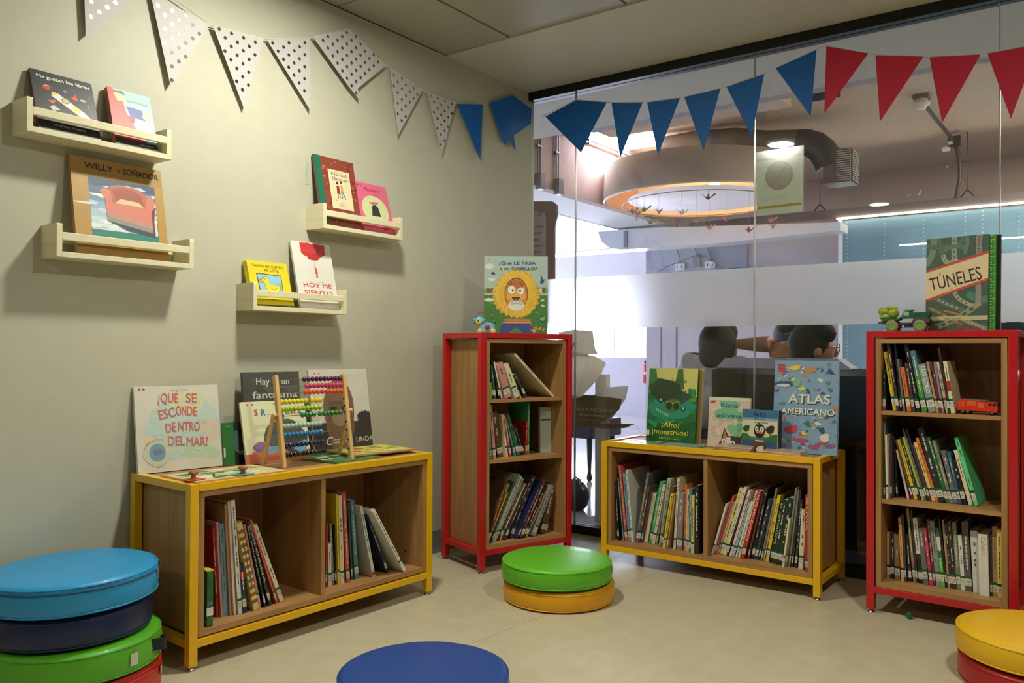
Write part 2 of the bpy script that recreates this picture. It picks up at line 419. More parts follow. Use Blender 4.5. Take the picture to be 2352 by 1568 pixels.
# ================================================================== furniture
M_YEL = mat('#e9b30c', .35, 0, .03, 20, .3); M_RED = mat('#b9121a', .35, 0, .03, 20, .3)
M_OAK = wood('#966c3f', '#b18652', (40, 40, 2.5)); M_OAK2 = wood('#9a7044', '#b48a57', (3, 40, 40)); M_EDGE = mat('#a9855a', .5, 0, .05, 60)
M_PINE = wood('#dcd3ae', '#e6dfbf', (40, 3, 40), .5); M_CHR = mat('#c9c9c9', .2, 1)
class Case:
    """steel frame with a wooden box inside; local x along the front, y inward, z up"""
    def __init__(s, x, y, r, W, D, H, M, label, levels, divs, zrail, zbox, ztop, fw=.025):
        s.t = thing('bookcase', label, 'bookcase', (x, y, 0), radians(r)); s.W, s.D, s.H = W, D, H
        s.o = Vector((x, y, 0)); a = radians(r); s.e = Vector((cos(a), sin(a), 0)); s.n = Vector((-sin(a), cos(a), 0)); s.r = a
        f = MB()
        for X in (0, W-fw):
            for Y in (0, D-fw): f.box((X, Y, .012), (X+fw, Y+fw, H), M)
        for Y in (0, D-fw): f.box((fw, Y, H-fw*.85), (W-fw, Y+fw, H), M); f.box((fw, Y, zrail), (W-fw, Y+fw, zrail+fw*.85), M)
        for X in (0, W-fw): f.box((X, fw, H-fw*.85), (X+fw, D-fw, H), M); f.box((X, fw, zrail), (X+fw, D-fw, zrail+fw*.85), M)
        f.build('frame', s.t, .0012)
        g = .004; p = .016; x0, x1 = fw+g, W-fw-g; y0, y1 = .006, D-.008; s.x0, s.x1 = x0+p, x1-p; s.p = p
        B1((x0, y0, zbox), (x0+p, y1, ztop), M_OAK, 'side_panel', s.t); B1((x1-p, y0, zbox), (x1, y1, ztop), M_OAK, 'side_panel', s.t)
        B1((x0+p, y0, zbox), (x1-p, y1, zbox+p), M_OAK2, 'bottom_panel', s.t); B1((x0+p, y0, ztop-p), (x1-p, y1, ztop), M_OAK2, 'top_panel', s.t)
        B1((x0+p, y1-.006, zbox+p), (x1-p, y1, ztop-p), M_OAK, 'back_panel', s.t)
        B1((fw, fw, H-.012), (W-fw, D-fw, H-.004), M_OAK2, 'cover_panel', s.t)
        for z in levels: B1((x0+p, y0+.004, z-.013), (x1-p, y1-.006, z), M_OAK2, 'shelf', s.t)
        for X in divs: B1((X-p/2, y0+.003, zbox+p), (X+p/2, y1-.006, ztop-p), M_OAK, 'divider', s.t)
        for z in ((zbox+.06), (ztop-.05)): MB().lathe([(0.004, 0), (.004, .0012)], M_BLACK, Matrix.Translation((x1-p, .09, z)) @ Matrix.Rotation(-pi/2, 4, 'Y'), 12).build('screw_cap', s.t)
        for X in (fw/2, W-fw/2):
            for Y in (fw/2, D-fw/2): MB().lathe([(.010, 0), (.011, .003), (.006, .005), (.004, .014)], M_CHR, Matrix.Translation((X, Y, 0)), 16).build('levelling_foot', s.t)
        s.zfloor = zbox+p; s.tops = [z-.013 for z in levels]+[ztop-p]
    def onz(s, px, py, z):      # pixel on a horizontal surface -> local x, y
        P = at(px, py, z=z)-s.o; return P.dot(s.e), P.dot(s.n)
    def onv(s, px, py, v):      # pixel on the vertical plane v behind the front -> local x, z
        d = ray(px, py); o = s.o+s.n*v; k = (o-CAM).dot(s.n)/d.dot(s.n); X = CAM+d*k; return (X-s.o).dot(s.e), X.z
    def w(s, x, y, z=0): return s.o+s.e*x+s.n*y+Vector((0, 0, z))
CA = Case(.345, -2.088, 87.4, .925, .335, .503, M_YEL, 'low yellow wall-side bookcase with an abacus on top', [], [.450], .060, .086, .481)
CB = Case(.640, -.409, -.3, .880, .325, .497, M_YEL, 'low yellow bookcase before the glass with picture books standing on top', [], [.452], .052, .074, .474)
CC = Case(.3688, -.8674, 71.4, .4565, .298, .938, M_RED, 'tall red bookcase in the corner with a lion book on top', [.437, .675], [], .070, .090, .914)
CD = Case(1.676, -.4385, -2.2, .436, .30, .938, M_RED, 'tall red bookcase at the right edge with a toy truck on top', [.380, .674], [], .068, .090, .914)

# ------------------------------------------------------------------ books in rows
NAMES = dict(k='#1d1c1c', K='#2b2c30', n='#20284a', N='#343a4c', d='#3c2c25', b='#6b4a36', t='#b08c62', T='#8f7553', c='#ded2ae', w='#dcdad0', W='#c9cfc6', g='#2c6b3f', G='#43a86a', o='#d9702a', O='#dd9a35', y='#e4c62c', Y='#d9c878', r='#b3302c', R='#c9564a', p='#c98a82', P='#c43a58', m='#6a2f3a', l='#9fb4c0', L='#6f93a8', u='#4f7f88', U='#2f6690', e='#3f5a52', s='#a9b39c', S='#7b8168', x='#8e9490', X='#6b6a68', v='#554058', V='#8d7f8c', i='#a7b83c', I='#e6dc66', h='#5fd08a', q='#e6c9b8', D='#23332a', z='#5a5550')
WORD = dict(k='black', K='charcoal', n='navy', N='dark slate', d='dark brown', b='brown', t='tan', T='khaki brown', c='cream', w='white', W='off-white', g='green', G='mint green', o='orange', O='amber', y='yellow', Y='straw yellow', r='red', R='coral red', p='dusty pink', P='crimson', m='maroon', l='pale blue', L='steel blue', u='teal', U='blue', e='dark teal', s='sage green', S='olive grey', x='grey', X='dark grey', v='dark purple', V='mauve', i='lime', I='pale yellow', h='bright mint', q='pinkish white', D='very dark green', z='taupe')
ORD = 'first second third fourth fifth sixth seventh eighth ninth tenth eleventh twelfth thirteenth fourteenth fifteenth sixteenth seventeenth eighteenth nineteenth twentieth twenty-first twenty-second twenty-third twenty-fourth twenty-fifth twenty-sixth twenty-seventh twenty-eighth'.split()
M_PAPER = mat('#d8cfb4', .8, 0, .05, 200); M_LAB = mat('#d9d3c4', .5, 0, .04, 90); M_GTAPE = mat('#1d5a3c', .4); M_RTAPE = mat('#a02020', .4); M_KTAPE = mat('#20241f', .4)
def row_book(case, u0, v, z0, th, h, dep, lean, c, label, group, opt, rn):
    a = case.r; t = thing('book', label, 'book', group=group)
    # pivot at the lower corner
    px_ = u0 if lean <= 0 else u0+th/cos(lean)
    P = case.w(px_, v, z0)
    R = Matrix.Rotation(a, 4, 'Z') @ Matrix.Rotation(lean, 4, 'Y')     # lean > 0: top to the right
    t.matrix_world = Matrix.Translation(P) @ R
    ox = 0 if lean <= 0 else -th
    M = mat(NAMES[c], .38, 0, .08, 25, .15); b = .0016 if th > .006 else th*.22
    k = MB()
    k.box((ox, 0, 0), (ox+b, dep, h), M); k.box((ox+th-b, 0, 0), (ox+th, dep, h), M); k.box((ox+b, 0, 0), (ox+th-b, b, h), M)
    k.build('cover', t)
    B1((ox+b, b, .0025), (ox+th-b, dep-.003, h-.0025), M_PAPER, 'page_block', t)
    e = .0002
    zl = opt.get('zl', .028+rn.uniform(-.003, .003)); tape = opt.get('tape', 'g')
    if tape != '-' and h > .08:
        B1((ox+.0003, -e, zl-.012), (ox+th-.0003, b*.3, zl+.010), M_LAB, 'spine_label', t)
        tm = {'g': M_GTAPE, 'r': M_RTAPE, 'k': M_KTAPE}.get(tape)
        if tm: B1((ox-e, -2*e, zl+.0105), (ox+th+e, b*.3, zl+.018), tm, 'spine_tape', t)
        # print on the label
        mk = MB()
        for q in range(3): mk.box((ox+th*.2, -e*2, zl-.008+q*.005), (ox+th*.8, -e, zl-.0065+q*.005), mat('#6b655c'))
        mk.build('label_print', t)
    if 'text' in opt:
        tc_ = opt.get('tc', '#f2ead8'); L = (h-zl-.03)*opt.get('len', .9)
        A = Art(1, 1); sz = min(th*.55, .02)
        A.text(opt['text'], ox+th*.5-sz*.36, h-.008, sz, tc_, .01, 0, 'l', -pi/2, width=L); A.build('spine_title', t)
    elif th > .007 and h > .1:
        # lines of small unreadable print down the spine
        lum = sum(lin(NAMES[c])); tc_ = '#d8cfba' if lum < .8 else '#5b5046'
        mk = MB(); zz = h-rn.uniform(.012, .03); zend = zl+.03+rn.uniform(0, .03)
        while zz > zend:
            ln = rn.uniform(.006, .016); 
            if rn.random() < .75: mk.box((ox+th*.38, -e, max(zz-ln, zend)), (ox+th*.62, 0, zz), mat(tc_, .5))
            zz -= ln+.003
        if mk.v: mk.build('spine_title', t)
    if 'band' in opt:
        for z_a, z_b, cc in opt['band']: B1((ox-e, -e*.5, h*z_a), (ox+th+e, b*.5, h*z_b), mat(NAMES.get(cc, cc), .4), 'spine_band', t)
    return t
def row(case, z, ox, oy, sc, lst, where, group, umax, seed, umin=None):
    rn = random.Random(seed); B = []
    for r_ in lst:
        xb, yb, xt, yt, c = r_[:5]; opt = r_[5] if len(r_) > 5 else {}
        u, v = case.onz(ox+xb/sc, oy+yb/sc, z)
        if z > .6: v = .02+rn.uniform(0, .012)
        v = opt.get('v', min(max(v, .012), .075)); u, _ = case.onv(ox+xb/sc, oy+yb/sc, v)
        ut, ztp = case.onv(ox+xt/sc, oy+yt/sc, v)
        B.append([u, v, (ut-u)/max(ztp-z, .02), math.hypot(ut-u, ztp-z), c, opt])
    B.sort(key=lambda q: q[0]); n = len(B); umin = umin or umax_min(case, umax)
    if B[0][0] < umin: B[0][0] = umin
    if B[-1][0]+.013 > umax:
        k = (umax-.013-B[0][0])/(B[-1][0]-B[0][0]); u_ = B[0][0]
        for q in B: q[0] = u_+(q[0]-u_)*k
    G = .0064
    for i in range(n-1):
        if B[i+1][0]-B[i][0] < G: B[i+1][0] = B[i][0]+G
    for i in range(n-1, -1, -1):
        if B[i][0] > umax-.008-G*(n-1-i): B[i][0] = umax-.008-G*(n-1-i)
    for q in B:
        zt_ = q[3]*cos(math.atan(q[2])); q[2] = max(q[2], (umin-q[0])/zt_); q[2] = min(q[2], (umax-.009-q[0])/zt_)
    for i in range(n-1):      # keep neighbours clear of each other
        a, b = B[i], B[i+1]; zc = min(a[3]*cos(math.atan(a[2])), b[3]*cos(math.atan(b[2])))
        if (b[0]+b[2]*zc)-(a[0]+a[2]*zc) < G: b[2] = (a[0]+a[2]*zc+G-b[0])/zc
    q = B[-1]; q[2] = min(q[2], (umax-.0065-q[0])/(q[3]*cos(math.atan(q[2]))))
    for i in range(n-2, -1, -1):
        a, b = B[i], B[i+1]; zc = min(a[3]*cos(math.atan(a[2])), b[3]*cos(math.atan(b[2])))
        if (b[0]+b[2]*zc)-(a[0]+a[2]*zc) < .0055: a[2] = (b[0]+b[2]*zc-.0055-a[0])/zc
    for i in range(n):
        a = B[i]; lean = math.atan(a[2])
        if i < n-1:
            b = B[i+1]; zc = min(a[3]*cos(lean), b[3]*cos(math.atan(b[2])))
            g = min(b[0]-a[0], (b[0]+b[2]*zc)-(a[0]+a[2]*zc))
        else:
            g = (umax-a[0]) if a[2] <= 0 else umax-a[0]-max(0, a[2]*a[3]*cos(lean))
            g = min(g, .015)
        th = min(max(g, .0042)*cos(lean)*.95, a[5].get('th', .05))
        dep = min(a[5].get('dep', a[3]*rn.uniform(.62, .8)), case.D-.03-a[1]); h = a[3]; zm = min(q for q in case.tops if q > z+.05)-z-.003; h = min(h, (zm-th*abs(sin(lean)))/cos(lean))
        # never poke through the case
        ln = ''
        sz = 'slim ' if th < .009 else 'thick ' if th > .018 else ''
        lab = '%s%s book, %s from left, %s' % (sz, WORD[a[4]], ORD[i], where)
        row_book(case, a[0], a[1], z+.0003, th, h, dep, lean, a[4], lab, group, a[5], rn)
def umax_min(case, umax): return .460 if umax > .8 else case.x0+.002
ZA, ZB, ZC, ZD = CA.zfloor, CB.zfloor, CC.zfloor, CD.zfloor
row(CA, ZA, 430, 1090, 4.237, [(285,1385,245,520,'r',dict(tape='-')),(330,1385,283,465,'p',dict(tape='-')),(352,1380,312,480,'L',dict(tape='-')),(415,1370,362,290,'t',dict(tape='-')),(455,1367,395,262,'q',dict(tape='-')),(500,1360,425,250,'w'),(545,1350,512,880,'n',dict(band=[(.7,.85,'r')])),
 (650,1325,480,480,'Y',dict(th=.018,tape='-',band=[(.08*q_,.08*q_+.04,'#8a5a30') for q_ in range(1,12)])),(705,1300,550,490,'p'),(755,1291,565,492,'k',dict(text='EL MUNDO',tc='#cfc9b8')),(800,1276,590,470,'D',dict(text='COLORINA',tc='#cfc9b8')),(868,1255,610,440,'R'),(905,1240,640,500,'c')],
 'left half of wall-side yellow bookcase', 'books in the left half of the yellow bookcase by the wall', .44, 1, umin=.070)
row(CA, ZA, 730, 1100, 6.03, [(105,1500,118,620,'r'),(150,1490,128,900,'w'),(200,1465,160,620,'S'),(238,1462,215,640,'k'),(280,1465,230,220,'y'),(318,1460,262,240,'c'),(400,1440,340,195,'R',dict(th=.014)),(465,1395,415,330,'e'),(515,1390,440,300,'u'),(760,1360,580,385,'W',dict(th=.012,tape='-',band=[(.02,.07,'r')])),(960,1300,670,520,'n',dict(band=[(.16,.19,'r')])),(1190,1290,755,445,'w',dict(th=.014,tape='-',band=[(.15,.18,'g')]))],
 'right half of wall-side yellow bookcase', 'books in the right half of the yellow bookcase by the wall', .875, 2)
row(CC, .675, 1100, 780, 5.6, [(125,755,95,560,'i'),(183,745,115,200,'K'),(205,745,140,330,'g'),(260,738,155,270,'k'),(288,738,190,290,'w'),(340,735,222,315,'p'),(465,738,320,325,'c'),(535,735,375,340,'Y'),(600,728,445,450,'N',dict(th=.011)),(950,730,455,195,'c',dict(th=.012,tape='-',dep=.2))],
 'top shelf of corner red bookcase', 'books on the top shelf of the corner red bookcase', .408, 3)
row(CC, .437, 1100, 780, 5.6, [(112,1545,92,890,'w'),(160,1540,125,880,'L'),(205,1535,140,840,'p',dict(th=.014)),(290,1500,205,930,'b'),(415,1505,350,960,'c'),(470,1500,385,960,'R',dict(text='CUENTOS')),(545,1490,420,1000,'u'),(590,1487,445,960,'g'),(640,1475,515,1090,'k'),(680,1468,560,1100,'K'),(718,1465,728,1040,'r',dict(th=.008)),(748,1465,768,812,'G',dict(th=.008))],
 'middle shelf of corner red bookcase', 'books on the middle shelf of the corner red bookcase', .292, 4)
row(CC, ZC, 1100, 1080, 8.71, [(115,1400,490,240,'I'),(150,1450,540,200,'b'),(170,1440,560,450,'O'),(195,1440,650,230,'e'),(225,1440,770,90,'s'),(260,1430,810,130,'W'),(310,1415,870,170,'s'),(370,1402,850,270,'m'),(410,1395,920,270,'c'),(480,1400,975,160,'d'),(590,1370,1060,140,'N',dict(th=.022)),(740,1380,1240,240,'n'),(800,1370,1285,210,'m'),(870,1360,1320,300,'k'),(920,1350,1370,350,'t'),(1050,1335,1430,320,'x',dict(th=.018)),(1220,1280,1440,300,'b'),(1330,1240,1465,580,'p')],
 'bottom shelf of corner red bookcase', 'books on the bottom shelf of the corner red bookcase', .408, 5)
row(CB, ZB, 1400, 1050, 6.53, [(120,1245,65,370,'k'),(200,1248,120,310,'x',dict(th=.004,tape='-')),(235,1255,130,115,'R',dict(th=.011)),(283,1260,195,235,'L'),(330,1268,240,190,'w',dict(tape='-',band=[(.16,.19,'g')],th=.009)),(385,1270,560,235,'X'),(420,1278,575,440,'b'),(462,1278,610,500,'v'),(510,1272,640,545,'c',dict(th=.016,tape='-',text='CROPIN',tc='#4c6b3a',len=.5)),(590,1290,755,370,'G'),(637,1300,800,415,'q'),(692,1305,850,400,'S'),(738,1322,870,320,'s'),(765,1345,915,440,'b'),(790,1370,918,555,'y',dict(text='MODESTA',tc='#1c1c1c')),(848,1372,965,580,'t'),(955,1380,1015,310,'c'),(1003,1388,1040,530,'V'),(1110,1397,1135,410,'o'),(1140,1402,1165,480,'c'),(1190,1425,1195,470,'u'),(1222,1440,1232,570,'Y'),(1278,1460,1282,420,'K',dict(th=.018,tape='-',v=.02))],
 'left half of glass-side yellow bookcase', 'books in the left half of the yellow bookcase before the glass', .44, 6)
row(CB, ZB, 1620, 1100, 7.127, [(60,1230,300,400,'w'),(115,1222,420,270,'R'),(178,1218,430,370,'q'),(235,1230,560,160,'Y'),(300,1250,645,140,'w'),(345,1258,680,190,'d'),(395,1266,710,190,'q'),(440,1272,710,390,'l'),(500,1282,760,370,'w'),(545,1290,840,190,'c'),(585,1300,870,195,'r',dict(th=.014,text='DATE MALDICION',tc='#f0e6d0')),(700,1305,960,200,'b'),(765,1310,1010,140,'k',dict(th=.012)),(815,1312,1050,340,'N'),(880,1312,1110,330,'k'),(925,1312,1160,145,'S'),(968,1330,1170,330,'t'),(1012,1342,1205,275,'y',dict(th=.011)),(1080,1370,1260,370,'k',dict(text='EL AMARGOR',tc='#d8d0b8')),(1130,1390,1310,345,'D'),(1205,1402,1390,315,'D'),(1295,1450,1400,655,'c'),(1342,1442,1460,140,'S'),(1398,1442,1510,185,'x'),(1445,1445,1560,175,'d'),(1500,1455,1600,345,'K'),(1570,1475,1625,500,'c'),(1680,1515,1690,262,'r',dict(text='OLIVIA',tc='#f4ece0',len=.55))],
 'right half of glass-side yellow bookcase', 'books in the right half of the yellow bookcase before the glass', .832, 7)
row(CD, .674, 2000, 770, 7.587, [(165,1285,160,590,'k',dict(th=.016,band=[(.02,.12,'r')])),(390,1305,220,290,'y'),(450,1300,268,110,'d'),(515,1300,400,130,'k'),(565,1300,445,420,'X'),(635,1300,490,560,'o'),(720,1302,590,480,'v'),(800,1310,570,120,'k'),(895,1325,680,275,'u',dict(band=[(.0,.6,'#4b9440')])),(1010,1325,820,510,'x',dict(text='LOS COLO',tc='#e8efe8')),(1150,1322,965,465,'t',dict(tape='r')),(1195,1322,1050,530,'m',dict(tape='k')),(1245,1325,1092,465,'V',dict(tape='k')),(1310,1330,1132,470,'c',dict(tape='r')),(1355,1332,1160,215,'d',dict(tape='k')),(1400,1330,1258,455,'c',dict(th=.011,band=[(.42,.62,'r')]))],
 'top shelf of right-hand red bookcase', 'books on the top shelf of the right red bookcase', .30, 8)
row(CD, .380, 2000, 940, 6.816, [(120,1385,105,180,'e',dict(text='TOMBUCTU',len=.5,tc='#c9d3cc')),(240,1405,160,395,'c',dict(th=.009,tape='k')),(300,1392,255,390,'v'),(400,1345,300,420,'k'),(570,1390,335,645,'q',dict(th=.010,tape='-')),(640,1372,378,480,'b'),(685,1395,395,480,'y'),(738,1392,450,440,'d'),(800,1410,490,430,'i'),(840,1412,490,310,'X'),(875,1412,545,315,'K'),(915,1415,635,560,'m'),(962,1436,668,520,'Y'),(1018,1430,700,450,'o'),(1070,1422,725,300,'K'),(1180,1430,870,430,'g'),(1240,1430,955,490,'S'),(1300,1430,1095,650,'X'),(1380,1430,1190,670,'U'),(1440,1450,1265,790,'k'),(1535,1472,1295,640,'c',dict(th=.012,tape='-')),(1620,1488,1302,445,'h',dict(th=.012,tape='k'))],
 'middle shelf of right-hand red bookcase', 'books on the middle shelf of the right red bookcase', .36, 9)
row(CD, ZD, 2000, 1150, 6.27, [(195,1090,185,440,'O',dict(tape='k')),(247,1092,232,440,'v',dict(tape='k')),(290,1100,282,450,'k',dict(tape='k')),(345,1130,335,480,'T',dict(tape='k')),(440,1155,395,235,'O',dict(tape='k')),(490,1160,442,200,'N'),(545,1160,497,480,'k',dict(tape='r')),(615,1160,510,110,'T'),(655,1170,565,130,'d'),(700,1182,600,250,'w',dict(band=[(0,.45,'k')])),(762,1200,680,390,'X'),(852,1215,755,390,'P'),(905,1212,805,265,'m'),(950,1200,845,290,'x'),(1022,1222,932,390,'g',dict(band=[(.62,.85,'c'),(.0,.5,'#58c040')])),(1085,1225,970,262,'k'),(1112,1230,1022,275,'t'),(1142,1240,1055,335,'K'),(1187,1242,1100,300,'d'),(1247,1242,1170,310,'S'),(1312,1262,1255,490,'w'),(1372,1282,1310,300,'z',dict(th=.018)),(1482,1302,1435,430,'W',dict(tape='-')),(1572,1362,1550,475,'w',dict(th=.027,text='Calusso',tc='#b98a4a',len=.45,tape='-')),(1728,1370,1718,480,'d'),(1762,1372,1745,370,'t'),(1838,1402,1822,415,'I',dict(tape='k'))],
 'bottom shelf of right-hand red bookcase', 'books on the bottom shelf of the right red bookcase', .388, 10)

# the green game box and the yellow book behind it, at the left end of the wall-side case
u_, v_ = CA.onz(430+190/4.237, 1090+1505/4.237, ZA); v_ = .016; u_, _ = CA.onv(430+190/4.237, 1090+1505/4.237, v_); u_ = max(u_, CA.x0+.001)
u2, _ = CA.onv(430+250/4.237, 1090+1480/4.237, v_); _, zt_ = CA.onv(430+200/4.237, 1090+935/4.237, v_)
t = thing('game_box', 'green cardboard box with yellow rim at the left end inside wall-side yellow bookcase', 'box'); t.matrix_world = Matrix.Translation(CA.w(u_, v_, ZA+.0004)) @ Matrix.Rotation(CA.r, 4, 'Z')
wb_ = min(max(u2-u_, .016), .024); hb_ = zt_-ZA; GB = mat('#2d6428', .5, 0, .25, 60)
B1((0, 0, 0), (wb_, .085, hb_), GB, 'box_body', t, .001); B1((-.0006, -.0006, hb_-.003), (wb_+.0006, .0856, hb_+.001), mat('#d8c23a', .5), 'rim', t)
B1((-.0004, -.0005, .030), (wb_+.0003, .002, .052), M_LAB, 'spine_label', t); B1((.002, -.0004, .060), (wb_-.002, 0, .068), mat('#3a7aa8'), 'spine_band', t)
A = Art(.085, hb_)
for q in range(5): A.ell(.5, .80, .04+.35*((q+1)/5), .010, '#8a4a3c', 12, .4, q)
for q in range(9): A.ell(.15+.09*q, .3+.04*(q % 3), .07, .05, ['#1f4c20', '#3f7a34', '#20401c'][q % 3], 12, .3, q+4)
o = A.build('printed_side', t); o.matrix_local = Matrix.Translation((-.0003, .085, 0)) @ Matrix.Rotation(-pi/2, 4, 'Z')
rn = random.Random(77)
_, zy = CA.onv(430+215/4.237, 1090+752/4.237, .11)
row_book(CA, u_+.0005, .108, ZA+.0003, .010, zy-ZA, .13, 0, 'y', 'yellow book standing behind the green box in wall-side yellow bookcase', 'books in the left half of the yellow bookcase by the wall', dict(tape='-'), rn)
# ================================================================== books shown cover-out
def plane_uv(px, py, P0, a, tilt):
    ex = Vector((cos(a), sin(a), 0)); ny = Vector((-sin(a), cos(a), 0))
    ez = Vector((0, 0, cos(tilt)))+ny*sin(tilt); nn = ex.cross(ez)
    d = ray(px, py); k = (P0-CAM).dot(nn)/d.dot(nn); X = CAM+d*k-P0
    return X.dot(ex), X.dot(ez)
def cover_book(label, P0, a, tilt, pL, pR, pT, th, col, art, group=None, page=None, spine=None, sleeve=False, w=None, h=None, cat='book', sh=0.):
    """P0: a world point under the cover's front bottom edge; pL, pR, pT: pixels on its left, right and top edges"""
    P0 = Vector(P0)
    xl = plane_uv(*pL, P0, a, tilt)[0]+sh
    if w is None: w = plane_uv(*pR, P0, a, tilt)[0]-xl
    if h is None: h = plane_uv(*pT, P0, a, tilt)[1]
    t = thing('picture_book', label, cat, group=group)
    B = P0+Vector((cos(a), sin(a), 0))*xl; B.z += th*sin(tilt)+.0004
    t.matrix_world = Matrix.Translation(B) @ Matrix.Rotation(a, 4, 'Z') @ Matrix.Rotation(-tilt, 4, 'X')
    b = min(.0022, th*.22); M = mat(col, .42, 0, .04, 12, .05); MS = mat(spine or col, .42, 0, .04, 12, .05)
    k = MB(); k.box((0, 0, 0), (w, b, h), M); k.box((0, th-b, 0), (w, th, h), M); k.box((0, b, 0), (b, th-b, h), MS)
    k.build('cover', t)
    B1((b, b, .003), (w-.004, th-b, h-.003), mat(page, .8, 0, .05, 200) if page else M_PAPER, 'page_block', t)
    A = Art(w, h, -.0001); tt = Art(w, h, 0)
    art(A, tt)
    if A.mb.v: A.build('cover_picture', t)
    if tt.mb.v:
        for i in range(len(tt.mb.v)): x, y, z = tt.mb.v[i]; tt.mb.v[i] = (x, y-.0001-.000015*A.k-.0003, z)
        tt.build('title', t)
    return t, w, h
# ------------------------------------------------------------------ wall shelves
def wall_shelf(y, z, label):
    t = thing('wall_shelf', label, 'wall shelf', (0, y, z), pi/2, 'small pine wall shelves')
    L, D, H = .40, .092, .090
    for X in (0, L-.014):
        k = MB(); pr = [(-D, 0), (-.0005, 0), (-.0005, H)]; pr += [(-D+.004*(1-sin(q*pi/8)), H-.004*(1-cos(q*pi/8))) for q in range(0, 5)]
        # profile in (y,z) extruded along x
        T = Matrix(((0, 0, 1, X), (1, 0, 0, 0), (0, 1, 0, 0), (0, 0, 0, 1)))
        k.prism(pr, 0, .014, M_PINE, T); k.build('end_panel', t, .0015)
    B1((.014, -D, 0), (L-.014, -.0005, .015), M_PINE, 'base_board', t, .001)
    B1((.014, -D, .046), (L-.014, -D+.012, .067), M_PINE, 'front_rail', t, .0015)
    B1((.014, -.012, .046), (L-.014, -.0005, .067), M_PINE, 'back_rail', t, .001)
    return t
SH = [(-2.4009, 1.4288), (-2.3244, 1.1116), (-1.7091, .9961), (-1.42, 1.2991)]
for (y, z), l in zip(SH, ['pale pine wall shelf highest on the left with a black picture book', 'pale pine wall shelf holding the big ochre picture book', 'pale pine wall shelf with the yellow duck book and red cloud book', 'pale pine wall shelf nearest the corner holding brown and pink books']): wall_shelf(y, z, l)
def ssb(i, label, pL, pR, pT, th, col, art, xf=.072, **k):
    z0 = SH[i][1]+.0155; hh = plane_uv(*pT, Vector((xf, 0, z0)), pi/2, .2)[1]
    tilt = math.asin(max(.05, min(.4, (xf-th-.006)/hh)))
    P_ = Vector((xf, SH[i][0], z0)); l_, r_ = SH[i][0]+.0155, SH[i][0]+.3845
    wl = plane_uv(*pL, P_, pi/2, tilt)[0]+SH[i][0]; wr = plane_uv(*pR, P_, pi/2, tilt)[0]+SH[i][0]
    k['w'] = min(wr, r_)-max(wl, l_); k['sh'] = max(wl, l_)-wl
    return cover_book(label, (xf, SH[i][0], z0), pi/2, tilt, pL, pR, pT, th, col, art, **k)
rn = random.Random(5)
def a1(A, T):
    for _ in range(26): A.ell(rn.uniform(.05, .95), rn.uniform(.2, .8), .004, .004, '#c8ccd0', 5)
    A.ell(.22, .73, .06, .045, '#b8342c', wob=.08).rect(.19, .755, .27, .77, '#d8b060')
    A.ell(.52, .73, .03, .02, '#5f86a0').ell(.80, .64, .055, .018, '#b9b4ac').line([(.72, .52), (.78, .47), (.86, .50), (.88, .58)], .0012, '#9aa4a8')
    # a plain little rocket in place of the printed figure
    A.poly([(.28, .60), (.40, .66), (.80, .42), (.92, .30), (.80, .30), (.70, .34)], '#dcdcd2').poly([(.28, .60), (.30, .68), (.42, .66)], '#e6c24a')
    A.ell(.50, .56, .07, .05, '#7a8a80').ell(.50, .56, .05, .034, '#d8b46a').poly([(.62, .50), (.74, .44), (.70, .38), (.56, .46)], '#e8cf5a')
    A.poly([(.60, .62), (.68, .72), (.72, .60)], '#c83c34').poly([(.30, .46), (.20, .50), (.34, .54)], '#d8602c').poly([(.86, .36), (.98, .32), (.92, .24)], '#c8604a').poly([(.86, .30), (.88, .16), (.80, .26)], '#c8604a')
    A.poly([(.22, .40), (.30, .44), (.40, .38), (.28, .34)], '#c9c9c0')
    T.text('Me gustan los libros', .52, .875, .0105, '#dcdcc8', .028, width=A.w*.86)
    T.text('Anthony Browne', .5, .085, .008, '#b9b9a8', .01, .2, width=A.w*.5)
ssb(0, 'black board picture book with white title and space scene, on the highest wall shelf', (80, 240), (219, 250), (140, 178), .012, '#1c2024', a1, spine='#6d2838')
def a2(A, T):
    A.rect(0, .12, .12, 1, '#b8382c').poly([(.05, 1), (.05, .12), (.75, .12), (.52, .36), (.36, .62), (.30, .92)], '#c23a2c')
    A.poly([(.12, .92), (.34, .96), (.40, .90), (.36, .80), (.20, .78)], '#d8b488').poly([(.1, .94), (.34, .98), (.42, .90), (.3, .93)], '#4b4640')
    A.poly([(.38, .72), (.74, .70), (.82, .52), (.46, .54)], '#343f8c').poly([(.40, .56), (.58, .56), (.5, .42), (.42, .44)], '#7a3040')
    A.ell(.86, .6, .09, .1, '#c8c79a', wob=.2); A.rect(0, 0, 1, .12, '#1e2428')
    T.text('Las Princesas', .68, .80, .011, '#6f95a8', 0, .3, width=A.w*.5); T.text('editorial', .72, .05, .005, '#b9b9a8', width=A.w*.3)
ssb(0, 'small blue and red picture book in a clear sleeve, on the highest wall shelf', (256, 270), (352, 280), (300, 216), .016, '#8fb0b4', a2, spine='#b8382c')
